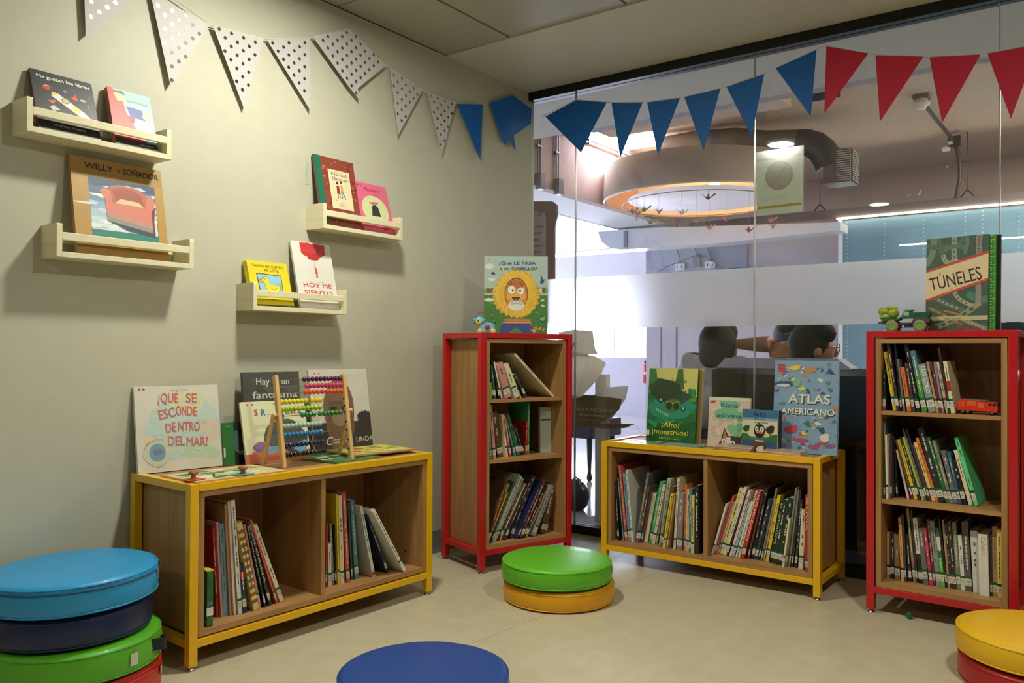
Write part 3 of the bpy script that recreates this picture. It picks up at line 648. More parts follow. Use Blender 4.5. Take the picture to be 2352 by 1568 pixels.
def a3(A, T):
    A.rect(.17, .17, .90, .80, '#5f7690'); g = ['#42546e', '#56718c', '#7593ab', '#8fadc0', '#a9c2d0', '#c3d3da', '#d5dde0']
    for i in range(7): A.rect(.175, .795-.08*(i+1), .895, .795-.08*i, g[i])
    for i in range(46): A.ell(rn.uniform(.18, .89), rn.choice([rn.uniform(.27, .42), rn.uniform(.45, .76)]), rn.uniform(.03, .10), rn.uniform(.008, .024), rn.choice(['#dde2e4', '#c9d4da', '#b9c8d4', '#e4e6e4']), wob=.15, seed=i) if True else None
    A.rect(.175, .17, .895, .26, '#2f7f72').rect(.17, .165, .90, .17, '#3b3a34').rect(.0, .17, .17, .80, '#b08a40').rect(.90, .17, 1, .80, '#b08a40')
    # a plain floating armchair
    A.poly([(.38, .73), (.50, .76), (.70, .745), (.80, .69), (.80, .52), (.42, .52)], '#b86450').poly([(.42, .70), (.50, .735), (.62, .73), (.74, .68), (.76, .56), (.46, .56)], '#9c5240').poly([(.44, .56), (.76, .55), (.70, .60), (.50, .61)], '#d8bf8c')
    A.poly([(.28, .66), (.31, .70), (.37, .70), (.40, .65), (.41, .56), (.78, .54), (.80, .66), (.84, .70), (.88, .66), (.885, .58), (.84, .52), (.84, .385), (.34, .46), (.33, .60)], '#cd7a68')
    A.poly([(.34, .46), (.84, .385), (.84, .33), (.34, .41)], '#b98a7c').poly([(.34, .41), (.84, .33), (.84, .285), (.34, .365)], '#918a84').poly([(.34, .365), (.84, .285), (.86, .235), (.56, .275), (.44, .325)], '#3f4a54').poly([(.84, .52), (.89, .58), (.865, .42), (.865, .235), (.84, .285)], '#74343e')
    A.ell(.13, .52, .11, .013, '#d6dadb', wob=.1)
    A.rect(.36, .095, .66, .125, '#d9b85c'); A.text('ANTHONY BROWNE', .51, .102, .006, '#7a5a22', width=A.w*.26)
    T.text('WILLY', .30, .885, .018, '#33260f', .01, width=A.w*.30); T.text('EL', .52, .895, .009, '#33260f'); T.text('SOÑADOR', .76, .885, .018, '#33260f', .01, width=A.w*.40)
ssb(1, 'large ochre picture book with red armchair in a cloudy sky, on a wall shelf', (168, 470), (379, 500), (270, 376), .012, '#a5803a', a3)
def a4(A, T):
    A.poly([(.20, .20), (.78, .20), (.80, .70), (.18, .72)], '#2a2a22').poly([(.22, .21), (.765, .21), (.785, .685), (.20, .70)], '#8fc0d6')
    A.ell(.38, .56, .085, .085, '#e4cf2c').ell(.52, .36, .17, .11, '#e4cf2c').poly([(.34, .52), (.48, .5), (.5, .4), (.36, .38)], '#e4cf2c').poly([(.32, .56), (.20, .53), (.23, .49), (.34, .52)], '#c9a13a').poly([(.64, .42), (.76, .50), (.70, .34)], '#e4cf2c')
    A.line([(.46, .60), (.38, .65), (.30, .59), (.21, .545), (.24, .50), (.34, .50), (.36, .40), (.42, .28), (.58, .25), (.70, .34), (.76, .50), (.66, .46)], .0016, '#2a2a22').line([(.46, .40), (.56, .34), (.64, .40)], .0014, '#2a2a22').ell(.36, .585, .012, .014, '#2a2a22')
    T.text('TANTO UN PATITO', .50, .86, .0095, '#5b4a10', .008, width=A.w*.78); T.text('ES ÚTIL', .58, .77, .0095, '#5b4a10', .008, width=A.w*.36); T.text('YYYY', .5, .09, .007, '#5b4a10', .01)
ssb(2, 'thick yellow board book with a duck on a blue panel, on the lowest wall shelf', (580, 680), (667, 660), (612, 606), .022, '#e0cc22', a4, page='#d8c840')
def a5(A, T):
    A.ell(.52, .86, .30, .10, '#c23034', wob=.06, seed=4).ell(.38, .92, .18, .07, '#c83a3c', wob=.1, seed=2).ell(.66, .88, .16, .08, '#c83a3c', wob=.1, seed=8).ell(.52, .78, .14, .06, '#b92c30', wob=.1, seed=3)
    A.poly([(.20, .985), (.86, .985), (.84, .90), (.24, .92)], '#c23034')
    for q in (-.06, -.02, .03): A.line([(.52+q*1.6, .74), (.535, .62)], .0005, '#6b5a50')
    A.ell(.53, .61, .035, .022, '#c89a6a').poly([(.505, .60), (.56, .60), (.575, .53), (.50, .53)], '#c8503c').line([(.52, .53), (.525, .46)], .003, '#b06a50').line([(.555, .53), (.552, .46)], .003, '#b06a50')
    T.text('HOY ME', .52, .315, .017, '#c8483c', .006, width=A.w*.72); T.text('SIENTO', .52, .205, .017, '#c8483c', .006, width=A.w*.72); T.text('editorial', .55, .06, .005, '#8a8074')
    A.line([(.3, .40), (.7, .395)], .0012, '#9a9488')
ssb(2, 'white picture book with red cloud and red title, on the lowest wall shelf', (679, 630), (770, 640), (713, 559), .009, '#dddbd0', a5)
def a6(A, T):
    for i in range(90): A.ell(rn.uniform(.16, .99), rn.uniform(.02, .98), rn.uniform(.01, .03), rn.uniform(.008, .02), rn.choice(['#a86a50', '#7a3426', '#8f4a34', '#6b2c20', '#b07c54']), 9, .3, i)
    A.rect(0, 0, .15, 1, '#1f6a50'); A.rect(.30, .26, .84, .83, '#dcd0aa')
    A.line([(.40, .40), (.44, .37)], .002, '#b06a50').poly([(.47, .60), (.53, .60), (.55, .48), (.46, .48)], '#9a2c30').ell(.50, .64, .03, .025, '#3a2a22').poly([(.57, .62), (.62, .62), (.63, .53), (.57, .53)], '#c89a50').ell(.60, .655, .028, .022, '#5a3a24')
    A.line([(.60, .53), (.66, .41)], .005, '#4a7a90').line([(.58, .53), (.58, .42)], .005, '#4a7a90').line([(.49, .48), (.47, .40)], .002, '#3a2a22').line([(.52, .48), (.54, .41)], .002, '#3a2a22')
    T.text('Hansel', .57, .745, .013, '#5f5a48', 0, width=A.w*.38); T.text('Gretel', .57, .675, .013, '#5f5a48', 0, width=A.w*.38); T.text('Hermanos Grimm', .57, .795, .004, '#8a846a'); T.text('Adolfo Serra', .57, .30, .005, '#8a846a', 0, .2); T.text('ilustraciones', .57, .335, .004, '#8a846a')
ssb(3, 'tall brown patterned book with green spine and cream title panel, on a wall shelf', (722, 440), (821, 450), (762, 365), .010, '#8c4030', a6, spine='#1f6a50')
def a7(A, T):
    A.ell(.50, .46, .41, .30, '#cfd69c').poly([(.36, .34), (.64, .34), (.60, .54), (.50, .58), (.42, .54)], '#34343c').ell(.50, .60, .12, .04, '#c86a84', wob=.2).line([(.5, .34), (.5, .22)], .002, '#34343c').line([(.38, .26), (.62, .26)], .0014, '#6b7a50')
    A.poly([(.55, .10), (.98, .22), (.98, .16), (.7, .06)], '#c8384c'); A.star(.10, .93, .03, '#c8203c').star(.20, .93, .03, '#c8203c').rect(0, .0, 1, .05, '#cc5a78')
    T.text('Pomelo', .50, .84, .017, '#a02048', .004, .35, width=A.w*.50); T.text('es elefantástico', .6, .76, .006, '#c84a6c', 0, .2)
ssb(3, 'small pink picture book with pale green circle, on a wall shelf', (826, 480), (907, 480), (865, 428), .008, '#dd6c8c', a7)

# ------------------------------------------------------------------ books standing on the bookcases
def cb(case, v, z0, label, dh, tilt, pL, pR, pT, th, col, art, xr=None, **k):
    P0 = case.w(xr if xr is not None else case.W/2, v, z0)
    return cover_book(label, P0, case.r+radians(dh), tilt, pL, pR, pT, th, col, art, **k)
TA, TB, TC = .4995, .4935, .9345
def a8(A, T):
    A.ell(.60, .55, .37, .36, '#bfcfc6', wob=.05, seed=3, n=40).ell(.40, .45, .30, .32, '#bcd0c8', wob=.12, seed=5, n=40).ell(.62, .80, .24, .10, '#d9d2a4', wob=.15, seed=6).ell(.86, .44, .09, .14, '#dcc3a8', wob=.1, seed=8).ell(.17, .36, .09, .07, '#dccbaa', wob=.1, seed=9).ell(.72, .2, .22, .10, '#b9cdae', wob=.2, seed=11)
    for i in range(40): A.ell(rn.uniform(.2, .9), rn.uniform(.15, .85), rn.uniform(.02, .06), rn.uniform(.01, .04), rn.choice(['#b9cdc8', '#bfd0c6', '#c3d0c0', '#c9cfbc']), 16, .15, i+50)
    for i in range(14): A.ell(.22, .22, .15-.0005*i, .155, '#b0b9a0' if i == 0 else '#c6ccb4', 24, .06, i) if i < 2 else None
    A.ell(.225, .225, .095, .105, '#7a9cae', 30).ell(.23, .23, .05, .045, '#6a88a0', 18, .2, 4).line([(.07, .26), (.12, .34), (.20, .36)], .0015, '#a05a50')
    A.star(.06, .965, .02, '#b83440').star(.11, .965, .02, '#b83440'); c = '#cc6f66'
    A.text('LARA HAWTHORNE', .52, .94, .004, '#b09a88')
    for s_, x_, z_, w_, r_ in (('¿QUÉ', .38, .80, .24, -.06), ('SE', .66, .79, .13, -.05), ('ESC', .37, .62, .19, .16), ('ON', .53, .645, .12, 0), ('DE', .655, .63, .12, -.10), ('DE', .40, .45, .12, .10), ('NTRO', .61, .45, .26, -.06), ('DEL', .45, .29, .20, -.04), ('MAR?', .70, .265, .26, -.06)): T.text(s_, x_, z_, .030, c, .012, 0, 'c', r_, width=A.w*w_)
    A.rect(0, .02, .04, .08, '#d8d4c4')
cb(CA, .262, TA, 'large square white picture book with pink title, leaning at left end of yellow bookcase', -4, .16, (312, 985), (506, 985), (400, 887), .012, '#d4d0c0', a8)
def a9(A, T):
    for i in range(30): A.ell(rn.uniform(0.05, .95), rn.uniform(.05, .95), .1, .05, rn.choice(['#55544e', '#4d4c47', '#5d5b54']), 12, .3, i)
    T.text('Hay', .34, .855, .024, '#cbc8bc', .012); T.text('un', .74, .855, .024, '#cbc8bc', .012); T.text('fantasma', .55, .70, .024, '#cbc8bc', .012, width=A.w*.80); A.ell(.62, .66, .05, .03, '#2a2a28'); A.ell(.5, .3, .2, .2, '#3c3b38')
cb(CA, .285, TA, 'charcoal grey picture book with white lettering, behind the abacus against the wall', -3, .10, (558, 880), (687, 875), (620, 855), .014, '#504f49', a9)
def a10(A, T):
    A.rect(0, 0, 1, .36, '#3b3330').ell(.46, .52, .26, .36, '#7a5c44', 40, .02).poly([(.22, .30), (.30, .62), (.62, .62), (.72, .30), (.6, .05), (.3, .05)], '#6a4f3c')
    A.ell(.36, .53, .06, .03, '#3a2c24').ell(.56, .53, .06, .03, '#3a2c24').ell(.46, .40, .13, .09, '#8f7460', 24).ell(.9, .40, .14, .08, '#3b3330', 30, 0, 1, .12)
    A.star(.10, .955, .02, '#b83440').star(.17, .955, .02, '#b83440'); A.text('ANTHONY BROWNE', .70, .91, .008, '#cbbfb0')
    T.text('C', .26, .10, .030, '#cfcabc', .004, .3); T.text('OSITA', .44, .11, .016, '#cfcabc', .004); T.text('LINDA', .86, .11, .018, '#cfcabc', .004, width=A.w*.30)
cb(CA, .272, TA, 'white picture book with big brown face over a dark band, right of the abacus', -3, .16, (716, 950), (850, 950), (770, 849), .010, '#cdc8bc', a10)
def a11(A, T):
    A.rect(.38, .0, 1, 1, '#17201c').ell(.46, .55, .12, .26, '#48605c', 24).rect(.55, .3, .75, .95, '#2c3432'); T.text('VEO', .50, .22, .016, '#a8b8a4', .002, align='l'); A.rect(.1, .9, .3, .92, '#5fa04c').rect(0, .2, .06, .42, '#cfccbc')
cb(CA, .258, TA, 'small green and black book half hidden beside the square white book', -3, .12, (513, 1020), (578, 1020), (545, 970), .010, '#2f7034', a11)
def a12(A, T):
    A.rect(0, 0, 1, .16, '#c0694a').rect(.1, .16, .9, .2, '#c47f5c'); A.ell(.62, .44, .30, .26, '#5c5c58', 30, .08, 3).ell(.56, .72, .09, .07, '#5c5c58', 20, .1).ell(.78, .30, .2, .2, '#454643', 20, .1)
    for q, c in enumerate(['#d05a3a', '#5a8ab0', '#7aa058', '#d0b040']): A.line([(.05+.03*q, .9), (.12+.03*q, .4)], .001, '#c9cdb4')
    A.ell(.22, .26, .09, .09, '#8f6a98', 20, .1).ell(.40, .20, .12, .06, '#86a8c4', 20, .1).ell(.86, .22, .10, .10, '#6fb0d0', 24, .2)
    A.star(.10, .95, .022, '#b83440').star(.18, .95, .022, '#b83440'); A.text('DAVID MERNER', .62, .93, .007, '#7a7868')
    for s_, x_, c in (('S', .22, '#c23a2c'), ('R', .33, '#3a78b0'), ('.', .41, '#8aa83c'), ('T', .56, '#c23a2c'), ('I', .62, '#3a78b0'), ('G', .70, '#5aa04c'), ('R', .80, '#c23a2c'), ('E', .91, '#3a78b0')): T.text(s_, x_, .77, .021, c, .03)
cb(CA, .215, TA, 'cream picture book with multicoloured title, directly behind the abacus', -4, .24, (559, 1000), (708, 1000), (620, 922), .008, '#dcdcb4', a12)
def a13(A, T):
    A.rect(0, .0, 1, .50, '#447a34'); A.ell(.5, .56, .6, .05, '#6a9a50', 30, .1)
    for i in range(24): A.ell(rn.uniform(.02, .98), rn.uniform(.02, .46), .03, .015, rn.choice(['#5a9440', '#386a2c', '#6fa24c', '#d8cf9a']), 9, .3, i)
    for i in range(7): A.ell(.06+.05*i if i < 3 else .80+.045*(i-3), .56, .03, .03, rn.choice(['#c87a5a', '#8a4a3a', '#d8c8a0']), 8, .2, i)
    A.ell(.08, .87, .07, .035, '#d2d8cc').ell(.12, .70, .06, .022, '#d8dcd0').ell(.08, .44, .08, .022, '#d8dcd0').poly([(.10, .78), (.14, .80), (.18, .77), (.13, .765)], '#2c3440').poly([(.88, .66), (.90, .76), (.93, .70), (.96, .71), (.92, .64)], '#2a4a80')
    A.ell(.505, .515, .35, .31, '#d4a428', 52, .03, 3, .055).ell(.505, .515, .33, .29, '#e3b83c', 46, .03, 5, .05)
    for q in (-.16, -.05, .08, .18): A.poly([(.47+q, .78), (.50+q*1.3, .87-abs(q)*.2), (.55+q, .78)], '#e3b83c')
    for i in range(46):
        a_ = i*2*pi/46; A.line([(.52+.22*cos(a_), .5+.20*sin(a_)), (.52+.29*cos(a_+.1), .5+.265*sin(a_+.1))], .0012, rn.choice(['#c08a1c', '#ecc860', '#b88420']))
    A.poly([(.34, .20), (.72, .20), (.76, .04), (.30, .04)], '#b8683a')
    for q in range(5): A.rect(.32, .06+.03*q, .74, .07+.03*q, '#e0c070')
    A.poly([(.28, .14), (.72, .14), (.80, .0), (.60, .0), (.5, .07), (.40, .0), (.24, .0)], '#3c4a86').poly([(.36, .0), (.5, .09), (.64, .0)], '#4f8a3a')
    A.ell(.505, .52, .185, .205, '#8a4a1c', 36).ell(.505, .515, .172, .192, '#d08a34', 36).ell(.505, .46, .155, .13, '#e0a63c', 30).ell(.505, .64, .12, .055, '#b8682c', 24)
    A.ell(.505, .37, .13, .07, '#e0dcd0', 24).ell(.43, .57, .062, .06, '#3a2418', 20).ell(.58, .555, .060, .052, '#3a2418', 20).ell(.43, .57, .058, .056, '#e6e4dc', 20).ell(.58, .555, .056, .048, '#e6e4dc', 20).ell(.45, .565, .014, .014, '#15120f', 10).ell(.565, .56, .014, .014, '#15120f', 10)
    A.poly([(.43, .475), (.57, .475), (.53, .43), (.47, .43)], '#4a2418').ell(.5, .445, .03, .012, '#b87a6a', 12).line([(.38, .63), (.44, .66)], .003, '#4a2418').line([(.56, .66), (.62, .62)], .003, '#4a2418')
    A.line([(.42, .385), (.50, .395), (.60, .385)], .0014, '#33241c').line([(.50, .395), (.50, .43)], .001, '#33241c')
    for q in (-1, 0, 1):
        A.line([(.46, .41+.008*q), (.35, .42+.025*q)], .0011, '#2c2018').line([(.55, .41+.008*q), (.65, .42+.025*q)], .0011, '#2c2018')
    A.ell(.92, .20, .06, .05, '#2e5a30', 4).ell(.92, .20, .035, .03, '#8fa884', 8, .2); A.star(.065, .955, .012, '#6b4a50')
    for i in range(9): A.ell(rn.uniform(.74, .96), rn.uniform(.02, .10), .02, .018, rn.choice(['#c8603a', '#e0b070', '#d88850']), 8, .3, i)
    T.text('¿Qué LE PASA', .52, .895, .0125, '#2c3f78', .006, width=A.w*.58); T.text('a mi CABELLO?', .54, .825, .0125, '#2c3f78', .006, width=A.w*.58); T.text('LUMEN', .5, .03, .005, '#2a3a20')
cb(CC, .135, TC, 'large picture book with a yellow maned lion face, standing on the corner red bookcase', -35.4, .06, (1112, 680), (1258, 680), (1185, 589), .010, '#a9bdb4', a13, xr=.28)
def a14(A, T):
    A.rect(0, .62, 1, 1, '#c9c472').rect(0, 0, 1, .30, '#1f5a28')
    for i in range(60):
        z = rn.uniform(.0, .72); A.ell(rn.uniform(.04, .96), z, rn.uniform(.05, .16), rn.uniform(.02, .06), rn.choice(['#2a7a3c', '#1f6a34', '#3a8a44', '#2f8f6a', '#246a40', '#4a9a3a']) if z > .25 else rn.choice(['#1f5a28', '#2a6a2c', '#19501f']), 12, .3, i)
    A.ell(.5, .45, .5, .13, '#2a8a6c', 30, .08, 2); A.poly([(0, .99), (.14, .99), (.18, .84), (.10, .70), (0, .66)], '#3a7a3c')
    A.poly([(0, .74), (.2, .86), (.55, .82), (.70, .70), (.92, .62), (.70, .52), (.40, .52), (.12, .60)], '#37503a').poly([(.54, .74), (.60, .99), (.70, .99), (.74, .72)], '#4a6a3c').ell(.4, .68, .34, .12, '#33432f', 30, .08, 6)
    for i in range(30): A.line([(.15+.022*i, .80), (.14+.022*i+rn.uniform(-.02, .02), .80+rn.uniform(.03, .07))], .0012, '#2c3c28')
    A.ell(.52, .50, .15, .09, '#4f6a30', 20, .05).ell(.45, .49, .06, .05, '#1f3f24').ell(.60, .49, .06, .05, '#1f3f24').line([(.38, .54), (.5, .56), (.52, .52), (.64, .555), (.68, .52)], .0018, '#c8cf6a')
    A.ell(.27, .56, .05, .036, '#17305c', 16).ell(.27, .565, .025, .02, '#8fc8c0').ell(.74, .46, .045, .034, '#17305c', 16).ell(.74, .465, .022, .018, '#8fc8c0')
    for i in range(7): A.poly([(.18+.04*i, .42-.012*i), (.21+.04*i, .415-.012*i), (.20+.04*i, .46-.012*i)], '#9fd0a4')
    for i in range(10): A.poly([(.05+.1*i, .66+.0*i), (.07+.1*i, .72), (.09+.1*i, .66)], '#2c5a34')
    A.rect(.0, .08, .07, .15, '#cfd0b8')
    T.text('¡Alto!', .50, .205, .021, '#dcd24c', .012, .1, width=A.w*.36); T.text('¡monstruos!', .50, .11, .021, '#dcd24c', .012, 0, width=A.w*.74); T.text('mark janssen', .48, .045, .008, '#c8bc50', .004, width=A.w*.40)
cb(CB, .135, TB, 'green monster picture book with yellow title standing on yellow bookcase before glass', -4, .10, (1488, 930), (1600, 930), (1545, 846), .012, '#2a7038', a14, xr=.2)
noart = lambda A, T: None
cb(CB, .155, TB, 'tan edged picture book behind the green monster book', -4, .10, (1503, 930), (1606, 930), (1560, 846), .010, '#c09a58', noart, xr=.2, group='spare copies behind the green monster book')
cb(CB, .172, TB, 'tan edged picture book behind the green monster book', -4, .10, (1510, 930), (1611, 930), (1560, 847), .012, '#cfc088', noart, xr=.2, group='spare copies behind the green monster book')
def a15(A, T):
    for i in range(30): A.ell(rn.uniform(.05, .95), rn.uniform(.05, .95), .08, .05, rn.choice(['#d2bfa8', '#dccbb4', '#c8b09a']), 10, .3, i)
    for (x, z, r_) in ((.42, .86, .16), (.62, .84, .14), (.30, .66, .16), (.55, .66, .18), (.78, .64, .14), (.5, .76, .2), (.66, .36, .14), (.78, .42, .12), (.70, .24, .09), (.56, .40, .1)): A.ell(x, z, r_, r_*.62, '#78b488', 18, .08, int(x*100))
    A.ell(.60, .06, .30, .19, '#3a322c', 24, .04).poly([(.33, .12), (.40, .40), (.54, .20)], '#3a322c').poly([(.37, .14), (.41, .35), (.49, .20)], '#c07a5c').poly([(.74, .14), (.84, .32), (.98, .30), (.94, .06)], '#3a322c').poly([(.80, .13), (.86, .28), (.95, .26), (.91, .08)], '#b07058').poly([(.46, .20), (.56, .22), (.58, .04), (.50, .0), (.42, .0)], '#d8d2c4').ell(.40, .13, .055, .05, '#e2ded0').ell(.62, .10, .06, .05, '#e2ded0').ell(.41, .125, .022, .026, '#1c1814').ell(.62, .095, .022, .026, '#1c1814')
    A.rect(.0, .93, .99, .99, '#c8d0b8').ell(.1, .9, .06, .03, '#b04a40', 8, .2)
    T.text('Rima', .50, .80, .017, '#2f5f86', .012, width=A.w*.40); T.text('adivina', .50, .60, .017, '#2f5f86', .012, width=A.w*.60); A.line([(.28, .54), (.6, .53)], .0008, '#7a8a7a')
cb(CB, .110, TB, 'beige picture book with green blobs and a black and white cat at its bottom', -3, .10, (1627, 970), (1722, 970), (1670, 913), .010, '#d2c0a8', a15, xr=.45)
def a16(A, T):
    A.rect(0, .80, 1, 1, '#3a6a94').rect(0, .74, 1, .80, '#8aa4b0').rect(0, 0, 1, .30, '#2f4f74').rect(0, .28, 1, .36, '#4f7068')
    A.poly([(0, .44), (.15, .42), (.30, .30), (0, .26)], '#2f7028').poly([(1, .44), (.84, .42), (.64, .30), (1, .24)], '#2f7028')
    A.ell(.12, .54, .09, .09, '#1f4a24', 14, .15).line([(.12, .48), (.13, .38)], .002, '#3a2c20').ell(.80, .54, .11, .11, '#2c2820', 14, .15).line([(.80, .48), (.80, .38)], .002, '#3a2c20')
    A.ell(.50, .50, .16, .17, '#1d1a18', 24).ell(.42, .54, .05, .06, '#dcd8cc').ell(.57, .54, .055, .065, '#dcd8cc').ell(.42, .54, .018, .022, '#111').ell(.56, .54, .018, .022, '#111').poly([(.38, .44), (.64, .44), (.50, .52)], '#d87c2c').poly([(.36, .62), (.60, .64), (.46, .70)], '#2f6f34')
    A.ell(.50, .12, .22, .16, '#5a3a28', 24).ell(.52, .06, .10, .10, '#dccfb8', 20, .15).rect(.38, .25, .62, .28, '#d8d4c4')
    T.text('PATO', .50, .84, .013, '#16202c', .02, width=A.w*.34); T.text('ESTÁ SUCIO', .50, .755, .006, '#16202c', .006, width=A.w*.30); T.text('SATOSHI KITAMURA', .54, .68, .005, '#2c3440', .004, width=A.w*.40)
for q in range(3):
    cb(CB, .066+.012*q, TB, ['small square picture book with a big eyed duck, front one of the leaning trio', 'small square picture book, middle one behind the duck cover', 'small square picture book, rearmost of the leaning duck trio'][q], -3, .06, (1705+4*q, 975), (1786+4*q, 975), (1745, 941), .009, '#cfc8b0' if q == 0 else '#3a4450', a16 if q == 0 else noart, xr=.55)
def a17(A, T):
    pal = ['#c8485a', '#dcd24c', '#5a7f8c', '#3a4f6a', '#d8d4c4', '#a05a84', '#3f7a5a', '#c87a4a', '#8aa8c4', '#7a5a94']
    for i in range(150):
        x, z = rn.uniform(.03, .97), rn.uniform(.03, .97)
        if .2 < x < .92 and .40 < z < .64: continue
        k = rn.random(); c = rn.choice(pal); s_ = rn.uniform(.012, .045)
        if k < .5: A.ell(x, z, s_*1.3, s_*.7, c, 10, .25, i)
        elif k < .75: A.poly([(x, z), (x+s_*1.6, z+s_*.3), (x+s_*.8, z+s_)], c)
        else: A.line([(x, z), (x+s_, z+s_*.6), (x+s_*1.6, z)], .0016, c)
    A.ell(.16, .74, .14, .035, '#3f5272', 20, .1).ell(.15, .725, .11, .018, '#c8d0d4', 16).ell(.36, .76, .06, .05, '#7fae94', 14, .1).rect(.05, .88, .17, .90, '#c8383c').rect(.05, .91, .17, .93, '#c8383c').rect(.05, .94, .17, .96, '#c8383c')
    A.ell(.32, .92, .09, .03, '#e0c44a', 12, .2).ell(.56, .90, .10, .035, '#b08a4c', 12, .2).ell(.45, .14, .13, .02, '#c84a5a', 14).ell(.30, .25, .09, .05, '#c8485a', 12, .2).ell(.82, .18, .07, .05, '#d8d4c4', 14, .1)
    for dx, c in ((.012, '#26465c'), (0, '#e0dcc8')):
        TT = A if dx else T
        TT.text('ATLAS', .56+dx, .54-dx*.6, .033, c, .026, width=A.w*.64); TT.text('AMERICANO', .54+dx, .415-dx*.6, .024, c, .022, width=A.w*.82)
cb(CB, .125, TB, 'large light blue picture book titled ATLAS AMERICANO crowded with tiny animals', -3, .09, (1777, 930), (1925, 930), (1850, 829), .014, '#7fa0bc', a17, xr=.78)
def a18(A, T):
    def road(p0, c1, p1, wd_, col, dash=None):
        P = [((1-t)**2*p0[0]+2*t*(1-t)*c1[0]+t*t*p1[0], (1-t)**2*p0[1]+2*t*(1-t)*c1[1]+t*t*p1[1]) for t in [q/14 for q in range(15)]]
        A.line(P, wd_, col)
        if dash:
            for q in range(1, 13, 2): A.line([P[q], P[q+1]], wd_*.45, dash)
    for (p0, c1, p1, w_, c, d) in [((.12, 1), (.14, .80), (-.02, .72), .020, '#6f8468', None), ((.0, .92), (.5, .86), (.62, .98), .016, '#4a6a58', None), ((.46, 1), (.44, .80), (.5, .6), .016, '#8f9a7c', '#5a6a50'), ((.86, 1), (.84, .9), (.86, .78), .018, '#8c857a', '#5a5a50'), ((.28, .82), (.30, .68), (.52, .76), .014, '#a3a88c', '#6a7460'), ((.22, .84), (.5, .95), (.66, .86), .014, '#56755f', None), ((.68, .40), (.86, .30), (1.0, .34), .022, '#4f7a62', None), ((.84, .52), (.86, .36), (.84, .30), .016, '#8a867c', None), ((.45, .50), (.44, .34), (.76, .27), .012, '#a8a486', '#5f6650'), ((.12, .38), (.3, .30), (.62, .22), .016, '#56705e', '#9aa48a'), ((.10, .04), (.50, .10), (.88, .30), .018, '#8f9276', '#4a4f40'), ((.05, .26), (.4, .16), (.7, .02), .012, '#7a6a44', '#b08a44'), ((.3, .22), (.5, .2), (.62, .16), .006, '#b4783c', None), ((.6, .14), (.8, .06), (1, .02), .016, '#7f8a78', '#c4a050'), ((.0, .12), (.1, .06), (.2, .0), .02, '#5a4038', None), ((.5, .04), (.7, .07), (.9, .0), .016, '#6a4a44', None), ((.2, .99), (.3, .9), (.24, .8), .010, '#51695a', None), ((.66, .99), (.70, .9), (.62, .82), .012, '#5f7862', None)]: road(p0, c1, p1, w_, c, d)
    A.poly([(0, .66), (1, .83), (1, .52), (0, .32)], '#b84a3a').poly([(0, .635), (1, .80), (1, .55), (0, .35)], '#d9c298'); A.rect(.08, .12, 1, .165, '#bdb58c'); A.text('PABLO SÁNCHEZ', .45, .13, .005, '#3a3426', .01, width=A.w*.26)
    A.line([(.20, .40), (.85, .555)], .0012, '#8a7a5c')
    T.text('TÚNELES', .50, .49, .044, '#2c2418', .004, 0, 'c', .20, width=A.w*.84)
cb(CD, .07, TC, 'large dark green picture book titled TÚNELES standing on the right red bookcase', -8, .04, (2127, 650), (2270, 650), (2200, 544), .012, '#40584a', a18, xr=.28)
def a19(A, T):
    A.rect(.86, 0, 1, 1, '#3c8f2c')
    k = 0
    for i in range(34):
        z = .015+i*.029; x = .87+.02*(i % 3); A.rect(x, z, x+.075, z+.008, '#a8d080')
        A.rect(.88+.05*(i % 2), z, .89+.05*(i % 2), z+.034, '#a8d080')
cb(CD, .084, TC, 'green maze patterned book peeping out behind the TÚNELES book', -8, .04, (2140, 650), (2287, 650), (2200, 546), .007, '#2f7a24', a19, xr=.28)
cb(CD, .094, TC, 'dark brown book just visible behind the green maze book', -8, .04, (2150, 650), (2293, 650), (2200, 547), .006, '#2a1d16', noart, xr=.28)
cb(CD, .103, TC, 'cream edged book rearmost of the upright row on right red bookcase', -8, .04, (2155, 650), (2298, 650), (2200, 547), .007, '#2c3a2c', noart, xr=.28)
# white notebook with a black elastic, facing out on the corner case
def a20(A, T):
    A.rect(0, .70, 1, .735, '#16181a').rect(0, .0, .04, 1, '#b9beb4'); T.text('NOTAS', .22, .82, .009, '#2c3030', .01, width=A.w*.5)
    A.rect(.93, .0, .96, 1, '#bfc4b8')
tb, _, _ = cover_book('pale grey book with a black band facing out on the middle shelf', CC.w(.30, .10, .4373), CC.r-.12, .02, (1241, 990), (1266, 990), (1250, 935), .016, '#b4bab0', a20)
# flat books on the low case by the glass
def flat_book(case, label, pc, z, w, d, th, rot, col, group=None, art=None):
    P = at(*pc, z=z) if not isinstance(pc, Vector) else pc
    t = thing('flat_book', label, 'book', (P.x, P.y, z+.0003), rot, group)
    b = min(.0018, th*.25); M = mat(col, .3, 0, .05, 14, .3)
    MB().box((-w/2, -d/2, 0), (w/2, d/2, b), M).box((-w/2, -d/2, th-b), (w/2, d/2, th), M).box((-w/2, -d/2, b), (-w/2+b, d/2, th-b), M).build('cover', t)
    B1((-w/2+b, -d/2+.002, b), (w/2-.002, d/2-.002, th-b), M_PAPER, 'page_block', t)
    if art:
        A = Art(w, d); art(A); o = A.build('cover_picture', t); o.rotation_euler = (-pi/2, 0, 0); o.location = (-w/2, -d/2, th)
        o.rotation_euler = (-pi/2, 0, 0)
        for i, vv in enumerate(o.data.vertices): vv.co = (vv.co.x, vv.co.y, vv.co.z)
        o.matrix_local = Matrix.Translation((-w/2, -d/2, th)) @ Matrix(((1, 0, 0, 0), (0, 0, 1, 0), (0, -1, 0, 0), (0, 0, 0, 1)))
    return t
